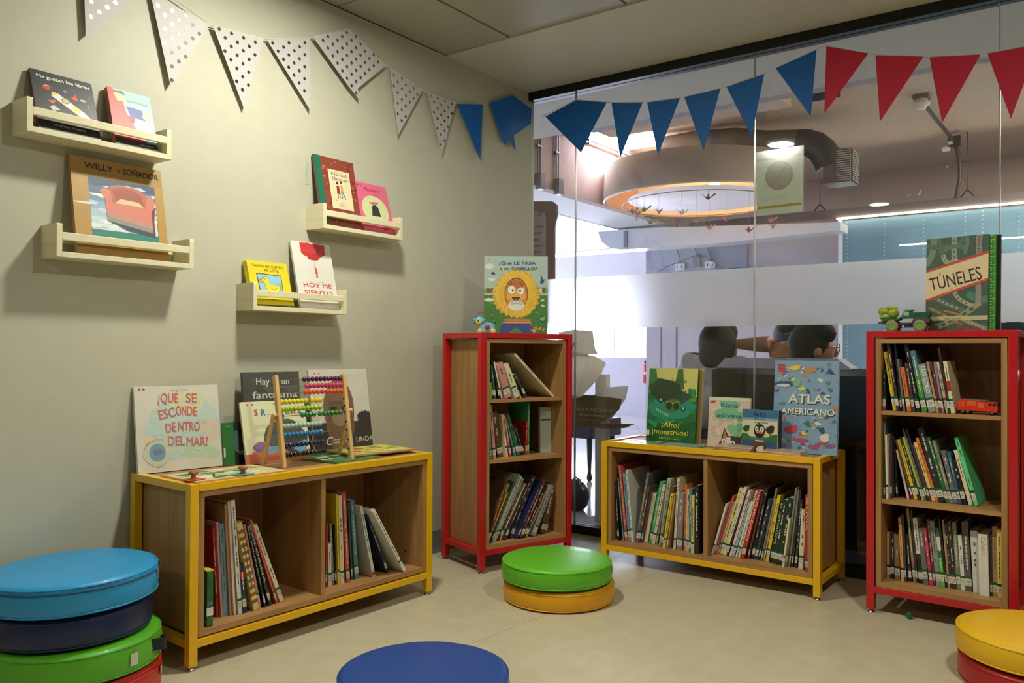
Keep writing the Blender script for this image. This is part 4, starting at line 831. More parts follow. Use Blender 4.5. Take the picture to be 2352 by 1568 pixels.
def blobart(pal, seed, n=14):
    r2 = random.Random(seed)
    def f(A):
        for i in range(n): A.ell(r2.uniform(.12, .88), r2.uniform(.12, .88), r2.uniform(.03, .12), r2.uniform(.03, .12), r2.choice(pal), 12, .2, i)
    return f
flat_book(CB, 'thin glossy green book lying at the left end of yellow bookcase before glass', CB.w(.15, .075, 0), TB, .17, .12, .004, CB.r+.1, '#7f9c78', art=blobart(['#c8c89a', '#6a8a60'], 1))
flat_book(CB, 'thin glossy pale blue green book lying in front of the green monster book', CB.w(.33, .072, 0), TB, .16, .12, .005, CB.r+.06, '#9ab0a4', art=blobart(['#c8d0b8', '#78988c'], 2))
for i, (z, w, c) in enumerate(((TB, .165, '#c8b08c'), (TB+.0075, .16, '#b88f7c'), (TB+.0148, .155, '#c9a88f'))):
    flat_book(CB, ['pinkish tan flat book, lowest of the pile before the duck book', 'brownish pink flat book, middle of the pile before the duck book', 'rose tan flat book, top of the pile before the duck book'][i], CB.w(.55+.004*i, .055, 0), z, w-.02, .085, .007, CB.r+.05*i-.02, c, 'pile of flat books before the duck book', blobart(['#c8705c', '#d8c8a0', '#a8685c'], 3) if i == 2 else None)
for i, (z, c) in enumerate(((TB, '#d8c490'), (TB+.0085, '#c8a894'))):
    flat_book(CB, ['cream flat book, lower of the pair before the light blue atlas', 'pinkish flat book, upper of the pair before the light blue atlas'][i], CB.w(.742-.003*i, .055, 0), z, .135, .09, .008, CB.r-.02+.04*i, c, 'pair of flat books before the atlas', blobart(['#d8806c', '#e0d8c0'], 4) if i else None)
# ------------------------------------------------------------------ peg puzzles on the low case by the wall
def puzzle(name, label, x, y, w, d, z, rot, base, seed, pal, knobs):
    P = CA.w(x, y); t = thing(name, label, 'puzzle', (P.x, P.y, z+.0003), CA.r+rot)
    B1((-w/2, -d/2, 0), (w/2, d/2, .007), mat('#b98a54', .5), 'board', t, .001)
    r2 = random.Random(seed); A = Art(w, d)
    A.rect(.02, .02, .98, .98, base)
    for i in range(34): A.ell(r2.uniform(.1, .9), r2.uniform(.1, .9), r2.uniform(.02, .12), r2.uniform(.02, .12), r2.choice(pal), 16, .2, i)
    o = A.build('printed_picture', t); o.matrix_local = Matrix.Translation((-w/2, -d/2, .0072)) @ Matrix(((1, 0, 0, 0), (0, 0, 1, 0), (0, -1, 0, 0), (0, 0, 0, 1)))
    for (kx, ky, r_, pc) in knobs:
        B1((kx-r_*1.9, ky-r_*1.5, .0085), (kx+r_*1.9, ky+r_*1.5, .0105), mat(pc), 'puzzle_piece', t, .001)
        MB().lathe([(r_*.62, .0105), (r_*.5, .016), (r_*.45, .020), (r_*.95, .024), (r_, .028), (r_*.8, .032), (.0001, .0335)], wood('#8a4f30', '#a0623c', (30, 30, 30)), Matrix.Translation((kx, ky, 0)), 22).build('wooden_knob', t)
    return t
k1 = CA.onz(444, 1100, TA+.01); k2 = CA.onz(558, 1088, TA+.01)
cx_, cy_ = .17, .105
loc = lambda k: (k[0]-cx_, k[1]-cy_)
puzzle('peg_puzzle', 'colourful peg puzzle with brown wooden knobs at the left end of the yellow bookcase', cx_, cy_, .30, .19, TA, 0, '#c8bd90', 7, ['#4f8a4c', '#c87a5c', '#d8cf9a', '#3a7a3c', '#e0d8b8', '#c85a3c', '#8ab07a'], [(*loc(k1), .0135, '#c8503c'), (*loc(k2), .0135, '#4f9ac0')])
puzzle('puzzle_board', 'yellow and red picture board with brown wooden edge at the right end of yellow bookcase', .775, .175, .26, .21, TA+.0085, -.08, '#c9c25a', 9, ['#b8503c', '#d8c8a0', '#8a9a4c', '#9a6a4c', '#e0d86a', '#6a7a5c'], [])
flat_book(CA, 'flat green picture book under the yellow and red puzzle board', CA.w(.62, .15, 0), TA, .20, .22, .007, CA.r+.04, '#3f8044', art=blobart(['#c8cf9a', '#5aa05c', '#d8d4b8', '#2c5a34'], 6, 20))
MB().ball((0, 0, .004), .004, mat('#c02818', .3)).build('bead')
bd = bpy.data.objects['bead']; tag(bd, 'tiny red bead lying on the peg puzzle between its wooden knobs', 'bead'); bd.location = at(491, 1093, z=TA+.0085)
# ------------------------------------------------------------------ abacus
def abacus():
    z0 = TA+.0002; PL = at(655, 1077, z=z0); PR = at(811, 1057, z=z0)
    W_ = (PR-PL).length; a = atan2(PR.y-PL.y, PR.x-PL.x)
    tilt = .17; h = plane_uv(700, 862, PL, a, tilt)[1]
    t = thing('abacus', 'wooden abacus with ten rods of coloured beads on the yellow bookcase', 'abacus', tuple(PL), a)
    W0 = wood('#cfa765', '#dcb877', (30, 30, 6)); T = Matrix.Rotation(-tilt, 4, 'X')
    for X in (0, W_): MB().box((X-.0065, -.001, 0), (X+.0065, .016, h), W0, Matrix.Translation((0, 0, .003)) @ T, .0015).build('upright', t)
    cols = ['#4c1740', '#c23a66', '#d8582a', '#d9c41e', '#9fbe1c', '#1f7a2c', '#9dbcae', '#1f72a8', '#1b2450', '#100e10']
    zs = [.945, .87, .80, .705, .625, .55, .44, .345, .235, .13]
    sp = [[(.37, 1, 10)], [(.40, 1, 10)], [(.37, .70, 5), (.72, 1, 5)], [(.0, .42, 7), (.46, .64, 3)], [(.0, .63, 10)], [(.29, .52, 4), (.56, .98, 6)], [(.0, .60, 10)], [(.0, .61, 10)], [(.0, .62, 10)], [(.0, .63, 10)]]
    x0, x1 = .0065, W_-.0065; L = x1-x0; br = L*.063/2
    MT = Matrix.Translation((0, .0075, .003)) @ T
    beads = {}
    for i, c in enumerate(cols):
        z = zs[i]*h; MB().tube([(x0-.002, 0, z), (x1+.002, 0, z)], .0012, M_CHR, 8, MT).build('rod', t)
        base = None
        for f0, f1, n in sp[i]:
            aa = x0+L*f0; bb = x0+L*f1; step = min((bb-aa)/n, br*2.08)
            for q in range(n):
                cx = aa+br+q*step if f1 < .99 else bb-br-(n-1-q)*step
                if base is None:
                    base = MB().ball((0, 0, 0), (br*.98, br*1.08, br*1.08), mat(c, .18, 0, .02, 30, .6), 16).build('bead', t); o = base
                else: o = base.copy(); COL.objects.link(o); o.parent = t
                o.location = MT @ Vector((cx, 0, z))
        # black stoppers at the right upright
        MB().lathe([(.0028, 0), (.0040, .0012), (.0028, .0035)], M_BLACK, MT @ Matrix.Translation((x1-.0036, 0, z)) @ Matrix.Rotation(pi/2, 4, 'Y'), 10).build('stopper', t)
    # rear props hinged on wooden pins
    for X, s_ in ((0, -1), (W_, 1)):
        top = T @ Vector((X+s_*.016, .012, h*.58)); bot = Vector((X+s_*.016, .095, .0055 if s_ < 0 else .0145))
        d_ = (bot-top); 
        MB().tube([tuple(top), tuple(bot)], .0068, W0, 12).build('rear_leg', t)
        MB().lathe([(.0045, 0), (.0045, .012), (.007, .013), (.007, .018)], W0, Matrix.Translation(T @ Vector((X+s_*.004, .009, h*.58))) @ Matrix.Rotation(s_*pi/2, 4, 'Y'), 14).build('hinge_pin', t)
    MB().tube([(.0-.016, .090, .010), (W_+.016, .090, .010)], .0009, mat('#c9c2a8'), 6).build('cord', t)
abacus()
# ------------------------------------------------------------------ toys
def dog_toy():
    P = CC.w(.09, .105, .9345); a = CC.r-radians(35)
    P = at(1112, 762, z=.9345) if False else P
    t = thing('pull_toy', 'small light blue toy dog with wire loop handle beside the lion book', 'toy', tuple(P), a)
    Bl = mat('#7fb8d0', .3, 0, .03, 20, .4); Y = mat('#d8cf3c', .3); D = mat('#1c2026', .3); W0 = wood('#cfa765', '#dcb877', (30, 30, 30))
    pr = [(-.025, .010), (.035, .010), (.036, .030), (.030, .044), (.005, .048), (-.012, .040), (-.026, .024)]
    T = Matrix(((1, 0, 0, 0), (0, 0, 1, -.008), (0, 1, 0, 0), (0, 0, 0, 1)))
    MB().prism(pr, 0, .016, Bl, T).build('body', t, .003)
    MB().ball((-.026, -.004, .054), (.019, .011, .017), Bl).build('head', t)
    MB().ball((-.029, -.013, .048), (.012, .006, .010), Y).build('muzzle', t)
    MB().ball((-.030, -.019, .053), (.004, .003, .003), D).build('nose', t)
    for x in (-.046, -.008): MB().ball((x, -.004, .053), (.006, .005, .012), mat('#4f8fb0', .3)).build('ear', t)
    MB().ball((.006, -.012, .028), (.010, .005, .010), mat('#b03a2c', .3)).build('spinner', t)
    MB().ball((.034, .0, .050), (.008, .006, .008), mat('#2c7a4c', .3)).build('tail_ball', t)
    MB().tube([(-.044+.090*(q/12), 0, .056+.030*min(1, 2.2*sin(pi*q/12))) for q in range(13)], .0012, mat('#8a2c28', .3)).build('wire_handle', t)
    for x in (-.024, .030): 
        for y in (-.014, .014): MB().lathe([(.0001, 0), (.011, 0), (.011, .005), (.0001, .005)], W0 if y < 0 else D, Matrix.Translation((x, y, .0113)) @ Matrix.Rotation(pi/2, 4, 'X'), 20).build('wheel', t)
    MB().tube([(-.024, -.012, .0113), (-.024, .012, .0113)], .0015, D).tube([(.030, -.012, .0113), (.030, .012, .0113)], .0015, D).build('axle', t)
dog_toy()
def dino_truck():
    z = .9345; P = CD.w(0, .0, z)
    x0, _ = CD.onv(2030, 740, .035); x1, _ = CD.onv(2145, 740, .035)
    xa, _ = CD.onv(2050, 740, .035); xb, _ = CD.onv(2114, 740, .035)
    t = thing('dinosaur_truck', 'green toy truck with a lime dinosaur head on the right red bookcase', 'toy truck', tuple(CD.w((xa+xb)/2, .050, z)), CD.r)
    k = (xb-xa)/2; s = k/.05
    LG = mat('#8f9c22', .4, 0, .06, 30, .2); DG = mat('#1f5a3a', .4); GY = mat('#4a4540', .5); TY = mat('#8f8068', .7); HB = mat('#58b01c', .3, 0, 0, 10, .5); D2 = mat('#26302c', .5)
    S = Matrix.Scale(s, 4)
    for X in (-.05, .05):
        for Y in (-.026, .026):
            m = MB(); m.lathe([(.012, -.008), (.020, -.008), (.0225, -.005), (.0225, .005), (.020, .008), (.012, .008)], TY, cap=False, n=28)
            for q in range(14):
                a = 2*pi*q/14; m.box((-.0022, -.0012, -.008), (.0022, .0022, .008), TY, Matrix.Rotation(a, 4, 'Z') @ Matrix.Translation((0, .0225, 0)))
            w = m.build('wheel', t); w.matrix_local = S @ Matrix.Translation((X, Y, .0247)) @ Matrix.Rotation(pi/2, 4, 'X')
            MB().lathe([(.0001, .005), (.005, .006), (.007, .004), (.0125, .007)], HB, cap=False).lathe([(.0001, -.005), (.0125, -.007)], HB, cap=False).build('hubcap', w)
    MB().box((-.058, -.016, .030), (.066, .016, .038), GY, S).box((-.01, -.010, .018), (.03, .010, .03), D2, S).tube([(-.05, -.02, .0247), (-.05, .02, .0247)], .002, GY, 8, S).tube([(.05, -.02, .0247), (.05, .02, .0247)], .002, GY, 8, S).build('chassis', t, .001)
    m = MB(); T = Matrix(((1, 0, 0, 0), (0, 0, 1, 0), (0, 1, 0, 0), (0, 0, 0, 1)))
    m.prism([(-.098, .034), (-.086, .034), (-.076, .046), (-.030, .046), (-.022, .054), (-.080, .057)], -.028, .028, DG, S @ T); m.box((-.106, -.008, .034), (-.098, .008, .042), GY, S); m.build('front_fender', t, .001)
    m = MB(); m.prism([(.018, .036), (.078, .036), (.084, .044), (.078, .056), (.03, .056)], -.026, .026, GY, S @ T); m.build('rear_fender', t, .001)
    m = MB(); m.ball((-.052, 0, .0765), (.0225, .021, .0225), LG, 20, S).ball((-.075, 0, .084), (.026, .015, .0125), LG, 18, S).ball((-.094, 0, .083), (.014, .015, .0155), LG, 16, S).ball((-.064, 0, .094), (.016, .016, .010), LG, 14, S).ball((-.046, 0, .093), (.012, .012, .010), LG, 14, S)
    hd = m.build('dinosaur_head', t)
    MB().ball((-.072, 0, .0615), (.028, .0135, .0065), LG, 18, S).ball((-.093, 0, .060), (.011, .012, .0085), LG, 14, S).build('lower_jaw', hd)
    m = MB()
    for q in range(8): m.lathe([(.0019, .001), (.0001, -.0045)], mat('#d8d4b8'), S @ Matrix.Translation((-.101+.0055*q, -.012, .0725)), 8).lathe([(.0016, -.001), (.0001, .004)], mat('#d8d4b8'), S @ Matrix.Translation((-.098+.0055*q, -.0105, .0665)), 8)
    m.build('teeth', hd)
    for y in (-.017, .017): MB().ball((-.060, y, .093), (.0065, .004, .0065), mat('#b0a83c'), 12, S).ball((-.061, y*1.19, .093), (.003, .0018, .003), D2, 10, S).build('eye', hd)
    m = MB(); m.prism([(-.018, .057), (.016, .057), (.016, .083), (-.008, .083), (-.013, .074)], -.020, .020, DG, S @ T); cab = m.build('cab', t, .001)
    MB().box((-.010, -.0206, .065), (.010, -.0200, .080), mat('#9fb4a8', .15), S).box((-.010, .0200, .065), (.010, .0206, .080), mat('#9fb4a8', .15), S).build('cab_window', cab)
    MB().box((-.024, -.024, .054), (.076, .024, .060), DG, S).box((.017, -.024, .060), (.082, .024, .076), mat('#1a4c34', .45), S).build('truck_bed', t, .001)
    MB().box((-.006, -.015, .0832), (.024, .015, .089), mat('#6fae2c', .4), S).build('roof_light', t, .001)
dino_truck()
def red_truck():
    z = .6743; v = .045; x0, _ = CD.onv(2195, 940, v-.018); x1, _ = CD.onv(2288, 940, v-.018)
    t = thing('toy_truck', 'bright red toy dump truck on the top shelf of the right red bookcase', 'toy truck', tuple(CD.w((x0+x1)/2+.004, v, z)), CD.r-.10)
    L = (x1-x0); s = L/.10; S = Matrix.Scale(s, 4)
    R = mat('#d2301a', .3, 0, .03, 20, .4); O = mat('#dd6020', .35); D = mat('#181614', .5); G = mat('#6a6862', .4); T = Matrix(((1, 0, 0, 0), (0, 0, 1, 0), (0, 1, 0, 0), (0, 0, 0, 1)))
    bed = MB().prism([(-.050, .010), (.026, .010), (.027, .036), (-.044, .042), (-.050, .030)], -.015, .015, R, S @ T).build('cargo_box', t, .001)
    m = MB()
    for q in range(5): m.box((-.044+.0035*q, -.0157, .020), (-.0422+.0035*q, -.015, .036), O, S)
    m.box((-.024, -.0157, .024), (-.002, -.015, .037), O, S).box((.004, -.0157, .018), (.018, -.015, .034), O, S); m.build('side_panel', bed)
    MB().box((-.040, -.014, .0385), (.024, .014, .0415), G, S @ Matrix.Rotation(.04, 4, 'Y')).build('cargo_lid', bed)
    cab = MB().prism([(.027, .008), (.051, .008), (.052, .020), (.050, .035), (.046, .037), (.027, .037)], -.0145, .0145, R, S @ T).build('cab', t, .001)
    MB().box((.030, -.0150, .026), (.0375, -.0145, .033), D, S).box((.0395, -.0150, .026), (.0485, -.0145, .033), D, S).box((.0515, -.011, .024), (.0522, .011, .033), D, S).build('cab_window', cab)
    MB().box((-.046, -.010, .006), (.050, .010, .010), D, S).tube([(-.034, -.014, .006), (-.034, .014, .006)], .0012, D, 8, S).build('chassis', t)
    for X in (-.036, -.023, .038):
        for Y in (-.012, .012): MB().lathe([(.0001, -.003), (.006, -.003), (.006, .003), (.0001, .003)], D, S @ Matrix.Translation((X, Y, .0062)) @ Matrix.Rotation(pi/2, 4, 'X'), 18).lathe([(.0001, .0033), (.0032, .0033), (.0032, .003)], G, S @ Matrix.Translation((X, Y, .0062)) @ Matrix.Rotation(pi/2, 4, 'X'), 12).build('wheel', t)
red_truck()
P = at(2089, 1412, z=.012); tag(MB().ball((0, 0, .0122), .012, mat('#0f5a34', .15, 0, .05, 20, .6), 24).build('ball', loc=(P.x, P.y, 0)), 'small dark green ball on the floor under the right red bookcase', 'ball')
# ------------------------------------------------------------------ round floor cushions
def pouf(label, x, y, z, r_, h, col, group, rot=0, extras='', tiltx=0., tilty=0.):
    t = thing('floor_cushion', label, 'floor cushion', (x, y, z+.0003), rot, group, (tiltx, tilty, rot))
    M = mat(col, .42, 0, .04, 7, .12, .12); e = min(.016, h*.24); n = 72; m = MB()
    prof = [(.0001, 0), (r_-.030, 0)]+[(r_-e+e*sin(q*pi/12), e-e*cos(q*pi/12)) for q in range(1, 7)]+[(r_+.0035, h*.5)]+[(r_-e+e*cos(q*pi/12), h-e+e*sin(q*pi/12)) for q in range(0, 6)]+[(r_-e*1.3, h+.0005), (r_*.72, h+.003), (r_*.4, h+.004), (.0001, h+.004)]
    m.lathe(prof, M, n=n); rr = random.Random(int(x*1000+z*77)); ph = [rr.uniform(0, 6) for _ in range(6)]
    for i, (a, b, c) in enumerate(m.v):
        an = atan2(b, a); R = hypot(a, b)
        if R > r_*.8:
            k = 1+.0030*sin(5*an+ph[0])+.0022*sin(9*an+ph[1])+.0015*sin(17*an+ph[2]+c*40); m.v[i] = (a*k, b*k, c)
    m.build('cushion_body', t)
    for zz in (e*.55, h-e*.55):
        MB().tube([((r_-.0012)*cos(q*2*pi/72)*1.0, (r_-.0012)*sin(q*2*pi/72), zz+(.0015 if zz > e else -.0015)) for q in range(72)], .0021, mat(col, .5, 0, .04, 30), 6, None, True).build('piping', t)
    if 'z' in extras:   # zip
        MB().tube([((r_+.0018)*cos(q*.04-1.45), (r_+.0018)*sin(q*.04-1.45), h-.017) for q in range(56)], .0022, mat('#12506e' if col == '#2092cc' else col, .6), 6).build('zip', t)
        a = 56*.04-1.45; B1((-.003, -.002, -.018), (.003, .002, 0), M_CHR, 'zip_pull', t, 0, Matrix.Translation(((r_+.005)*cos(a), (r_+.005)*sin(a), h-.02)))
    if 's' in extras:   # strap handle
        pts = []
        for q in range(13):
            f = q/12; a = .56+.34*f; R = r_+.002+.020*sin(pi*f); pts.append((R*cos(a), R*sin(a), h*.62-.012*f))
        m = MB()
        for q in range(12):
            A_, B_ = Vector(pts[q]), Vector(pts[q+1]); w_ = .015
            m.add([(A_.x, A_.y, A_.z-w_), (B_.x, B_.y, B_.z-w_), (B_.x, B_.y, B_.z+w_), (A_.x, A_.y, A_.z+w_), (A_.x*.985, A_.y*.985, A_.z-w_), (B_.x*.985, B_.y*.985, B_.z-w_), (B_.x*.985, B_.y*.985, B_.z+w_), (A_.x*.985, A_.y*.985, A_.z+w_)], [(0, 1, 2, 3), (7, 6, 5, 4), (3, 2, 6, 7), (4, 5, 1, 0)], mat('#101214', .6))
        m.build('strap_handle', t)
    if 'l' in extras:
        a = .22; c0 = a-.055; c1 = a+.055; R = r_+.0050
        MB().add([(R*cos(c0), R*sin(c0), h*.30), (R*cos(a), R*sin(a), h*.30), (R*cos(c1), R*sin(c1), h*.30), (R*cos(c0), R*sin(c0), h*.68), (R*cos(a), R*sin(a), h*.68), (R*cos(c1), R*sin(c1), h*.68)], [(0, 1, 4, 3), (1, 2, 5, 4)], mat('#c4c9b4', .6)).build('sewn_label', t)
    return t
G1 = 'floor cushions stacked by the left wall'; G2 = 'two floor cushions in the middle of the floor'; G3 = 'two floor cushions at the lower right corner'
sx_, sy_ = .222, -2.335
pouf('round red floor cushion at the bottom of the stack by the left wall', sx_+.012, sy_+.004, 0, .197, .078, '#c0281a', G1, 0, 'z')
pouf('round green floor cushion with black strap and white label, second from the floor in stack', sx_+.014, sy_+.002, .0795, .197, .078, '#55aa22', G1, 0, 'sl', 0, 0)
pouf('round dark navy floor cushion below the cyan one in the stack by the left wall', sx_-.004, sy_-.004, .162, .188, .075, '#101f4c', G1, .5, '')
pouf('round cyan blue floor cushion on top of the stack by the left wall', sx_, sy_, .241, .198, .077, '#2092cc', G1, 0, 'z', .012, -.01)
pouf('round orange yellow floor cushion under the bright green one in mid floor', .767, -.922, 0, .194, .067, '#e0a012', G2)
pouf('round bright green floor cushion on top of the orange yellow one', .763, -.929, .0715, .1925, .069, '#60b822', G2)
pouf('round royal blue floor cushion cut off by the bottom edge of the picture', .985, -1.86, 0, .208, .088, '#1d4690', 'floor cushion alone near the viewer')
pouf('round red floor cushion under the yellow one at the lower right corner', 2.195, -.802, 0, .196, .069, '#a81818', G3)
pouf('round golden yellow floor cushion on the red one at the lower right corner', 2.188, -.80, .0735, .195, .068, '#e3b20a', G3)
# ------------------------------------------------------------------ bunting
FOIL = mat('#c9c6bd', .16, 1, .02, 30); FW = mat('#bebbb9', .55, 0, .02, 30); FB = mat('#0a62b4', .6, 0, .03, 60); FR = mat('#c4183a', .6, 0, .03, 60)
M_STR = mat('#d2d0c6', .7)
def inpoly(x, z, P):
    c = False; n = len(P)
    for i in range(n):
        (x0, z0), (x1, z1) = P[i], P[(i+1) % n]
        if (z0 > z) != (z1 > z) and x < (x1-x0)*(z-z0)/(z1-z0)+x0: c = not c
    return c
def flag(pts, wall, off, M, label, group, parent_garland=None, dots=False, seed=0):
    # pts in pixels, on the wall plane (x = off) or in front of the glass (y = -off)
    W3 = [at(*p, x=off) if wall else at(*p, y=-off) for p in pts]
    uv = [((w.y if wall else w.x), w.z) for w in W3]
    cx = sum(p[0] for p in uv)/len(uv); cz = max(p[1] for p in uv)
    mk = (lambda u, z, d: (off+d, u, z)) if wall else (lambda u, z, d: (u, -off-d, z))
    m = MB(); n = len(uv); rr = random.Random(seed)
    curl = [rr.uniform(-.002, .004) for _ in uv]
    f = [mk(u, z, .0006+c) for (u, z), c in zip(uv, curl)]; b = [mk(u, z, c) for (u, z), c in zip(uv, curl)]
    m.add(f+b, [list(range(n)), list(range(n, 2*n))[::-1]]+[(i, n+i, n+(i+1) % n, (i+1) % n) for i in range(n)], M)
    o = m.build('pennant'); tag(o, label, 'pennant', group)
    if dots:
        d = MB(); s = .046; k = 0; z = min(p[1] for p in uv); nx = Vector(f[1])-Vector(f[0])
        # plane offset follows the first three corners
        (u0, z0), (u1, z1), (u2, z2) = uv[:3]; c0, c1, c2 = curl[:3]; det = (u1-u0)*(z2-z0)-(u2-u0)*(z1-z0)
        def dd(u, z_):
            l1 = ((u-u0)*(z2-z0)-(u2-u0)*(z_-z0))/det; l2 = ((u1-u0)*(z_-z0)-(u-u0)*(z1-z0))/det
            return c0+(c1-c0)*l1+(c2-c0)*l2
        while z < max(p[1] for p in uv):
            u = min(p[0] for p in uv)+(s/2 if k % 2 else 0)
            while u < max(p[0] for p in uv):
                if all(inpoly(u+.0058*cos(q), z+.0058*sin(q), uv) for q in (0, 1.57, 3.14, 4.71)):
                    d.add([mk(u+.0061*cos(-q*2*pi/12 if not wall else q*2*pi/12), z+.0061*sin(-q*2*pi/12 if not wall else q*2*pi/12), .0012+dd(u, z)) for q in range(12)], [list(range(12))], FOIL)
                u += s
            z += .0215; k += 1
        if d.v: d.build('foil_dots', o)
    return o
GW = 'white pennants with silver dots along the left wall'; GB = 'blue pennants'; GR = 'red pennants before the glass'
WF = [([(190, -70), (348, -40), (197, 88)], 'first pennant at the top left, half cut by the picture edge'), ([(346, -15), (480, 56), (391, 200)], 'pennant with shining dots, second from the top left corner'), ([(487, 59), (604, 90), (562, 252)], 'pennant, third from the left, over the bare wall'), ([(613, 91), (712, 87), (713, 254)], 'pennant, fourth from the left, above the brown book'), ([(719, 85), (804, 65), (887, 150), (822, 203), (826, 229), (800, 198)], 'wide folded pennant hanging over the highest point of the string'), ([(894, 154), (969, 207), (913, 311)], 'pennant right of the folded one, with few dots'), ([(979, 211), (1046, 235), (1014, 356)], 'pennant next to the first blue one')]
for i, (p, l) in enumerate(WF): flag(p[::-1] if False else p, True, .016+(.006 if i == 4 else 0), FW, 'white silver-dotted '+l, GW, dots=True, seed=i)
BF = [([(1049, 239), (1108, 240), (1102, 367)], True, 'blue pennant leftmost on the wall beside the white ones'), ([(1124, 236), (1176, 218), (1245, 268), (1180, 311), (1183, 348), (1170, 322), (1157, 333)], True, 'folded blue pennant at the wall corner')]
for i, (p, w, l) in enumerate(BF):
    if i == 1: p = [(1124, 236), (1176, 218), (1220, 250), (1219, 284), (1180, 311), (1183, 348), (1170, 322), (1157, 333)]
    flag(p, True, .016, FB, l, 'blue pennants on the wall', seed=20+i)
GF = [([(1253, 268), (1323, 230), (1393, 235), (1335, 350)], 'wide blue pennant, leftmost before the glass'), ([(1404, 236), (1476, 235), (1425, 361)], 'blue pennant, second from left before the glass'), ([(1486, 235), (1562, 225), (1511, 356)], 'blue pennant, third from left before the glass'), ([(1572, 223), (1655, 204), (1617, 347)], 'blue pennant, fourth from left, above the ring lamp'), ([(1669, 200), (1756, 170), (1727, 314)], 'blue pennant, fifth from left, crossing a glass joint'), ([(1782, 157), (1876, 115), (1863, 268)], 'blue pennant, rightmost, beside the first red one')]
for i, (p, l) in enumerate(GF): flag(p, False, .050, FB, l, 'blue pennants before the glass', seed=30+i)
RF = [([(1898, 107), (1995, 123), (1893, 261)], 'leftmost of the red pennants'), ([(2011, 127), (2121, 130), (2021, 279)], 'second red pennant from the left'), ([(2135, 132), (2252, 125), (2164, 282)], 'third red pennant from the left'), ([(2268, 123), (2385, 102), (2322, 273)], 'red pennant cut off by the right picture edge')]
for i, (p, l) in enumerate(RF): flag(p, False, .050, FR, l, GR, seed=40+i)
def string(pts, label):
    o = MB().tube(pts, .0016, M_STR, 6).build('string'); tag(o, label, 'string'); return o
string([tuple(at(*p, x=.014)) for p in [(190, -70), (348, -40), (483, 57), (608, 90), (715, 86), (804, 63), (890, 151), (974, 208), (1047, 237), (1116, 239), (1176, 217), (1218, 248)]], 'white string holding the pennants along the left wall')
string([tuple(at(*p, y=-.047)) for p in [(1245, 268), (1323, 229), (1398, 235), (1481, 234), (1567, 224), (1662, 201), (1768, 163), (1878, 113), (1896, 105), (2003, 125), (2128, 131), (2260, 124), (2390, 100)]], 'white string holding blue and red pennants before the glass')
# ------------------------------------------------------------------ notice taped on the glass, scraps of tape
P1, P2, P3 = at(1738, 352, y=-.0085), at(1845, 339, y=-.0085), at(1738, 492, y=-.0085)
W_, H_ = (P2.x-P1.x), .262
t = thing('taped_notice', 'paper notice in a plastic sleeve taped on the glass, seen from behind', 'notice', (P1.x, -.0085, P1.z-H_), 0, rot=(0, -.012, 0))
MB().box((0, 0, 0), (W_, .0006, H_), film_mat('#d6dcc8', .55)).build('paper', t)
A = Art(W_, H_, -.0002); gold = film_mat('#b7a84e', .35)
A.rect(.03, .86, .97, .90, gold).rect(.03, .10, .97, .14, gold).ell(.5, .60, .30, .23, film_mat('#b9b09a', .5), 36).ell(.5, .60, .24, .185, film_mat('#c4bda6', .5), 36); A.line([(.34, .46), (.66, .74)], .006, film_mat('#b3a994', .5)); A.rect(.12, .27, .8, .275, '#b4b8a4').rect(.12, .235, .72, .24, '#b4b8a4')
A.build('printed_side', t)
MB().box((-.006, -.0016, -.022), (W_+.006, -.0012, H_+.004), glass_mat((1, 1, 1), .12)).build('plastic_sleeve', t)
for i, (p, s_, r_) in enumerate([((2113, 442), (.006, .022), .35), ((2088, 448), (.016, .003), .2), ((2183, 328), (.014, .012), .1), ((2176, 382), (.010, .004), 1.1)]):
    P = at(*p, y=-.0078); o = MB().box((-s_[0]/2, 0, -s_[1]/2), (s_[0]/2, .0007, s_[1]/2), film_mat('#dcdcd4', .5)).build('tape_scrap', loc=tuple(P)); o.rotation_euler = (0, -r_ if i else r_, 0)
    tag(o, ['long white tape scrap stuck on the glass right of the notice', 'thin white tape scrap beside the long one on the glass', 'broad white tape scrap on the glass near the ceiling pipe', 'short slanted tape scrap on the glass below the pipe box'][i], 'tape')

P = at(706, 395, x=.0012); o = MB().box((-.0009, -.008, -.045), (.0002, .006, .045), film_mat('#cfd4c0', .3)).build('tape_scrap', loc=tuple(P))
A = Art(.012, .085); rz = random.Random(3)
A.line([(rz.uniform(.1, .9), .1+.05*q) for q in range(17)], .0009, '#2f8a60'); g_ = A.build('green_writing', o); g_.matrix_local = Matrix.Translation((.0004, -.007, -.042)) @ Matrix.Rotation(pi/2, 4, 'Z')
tag(o, 'narrow clear tape strip with green scribble on the wall beside the tall brown book', 'tape')
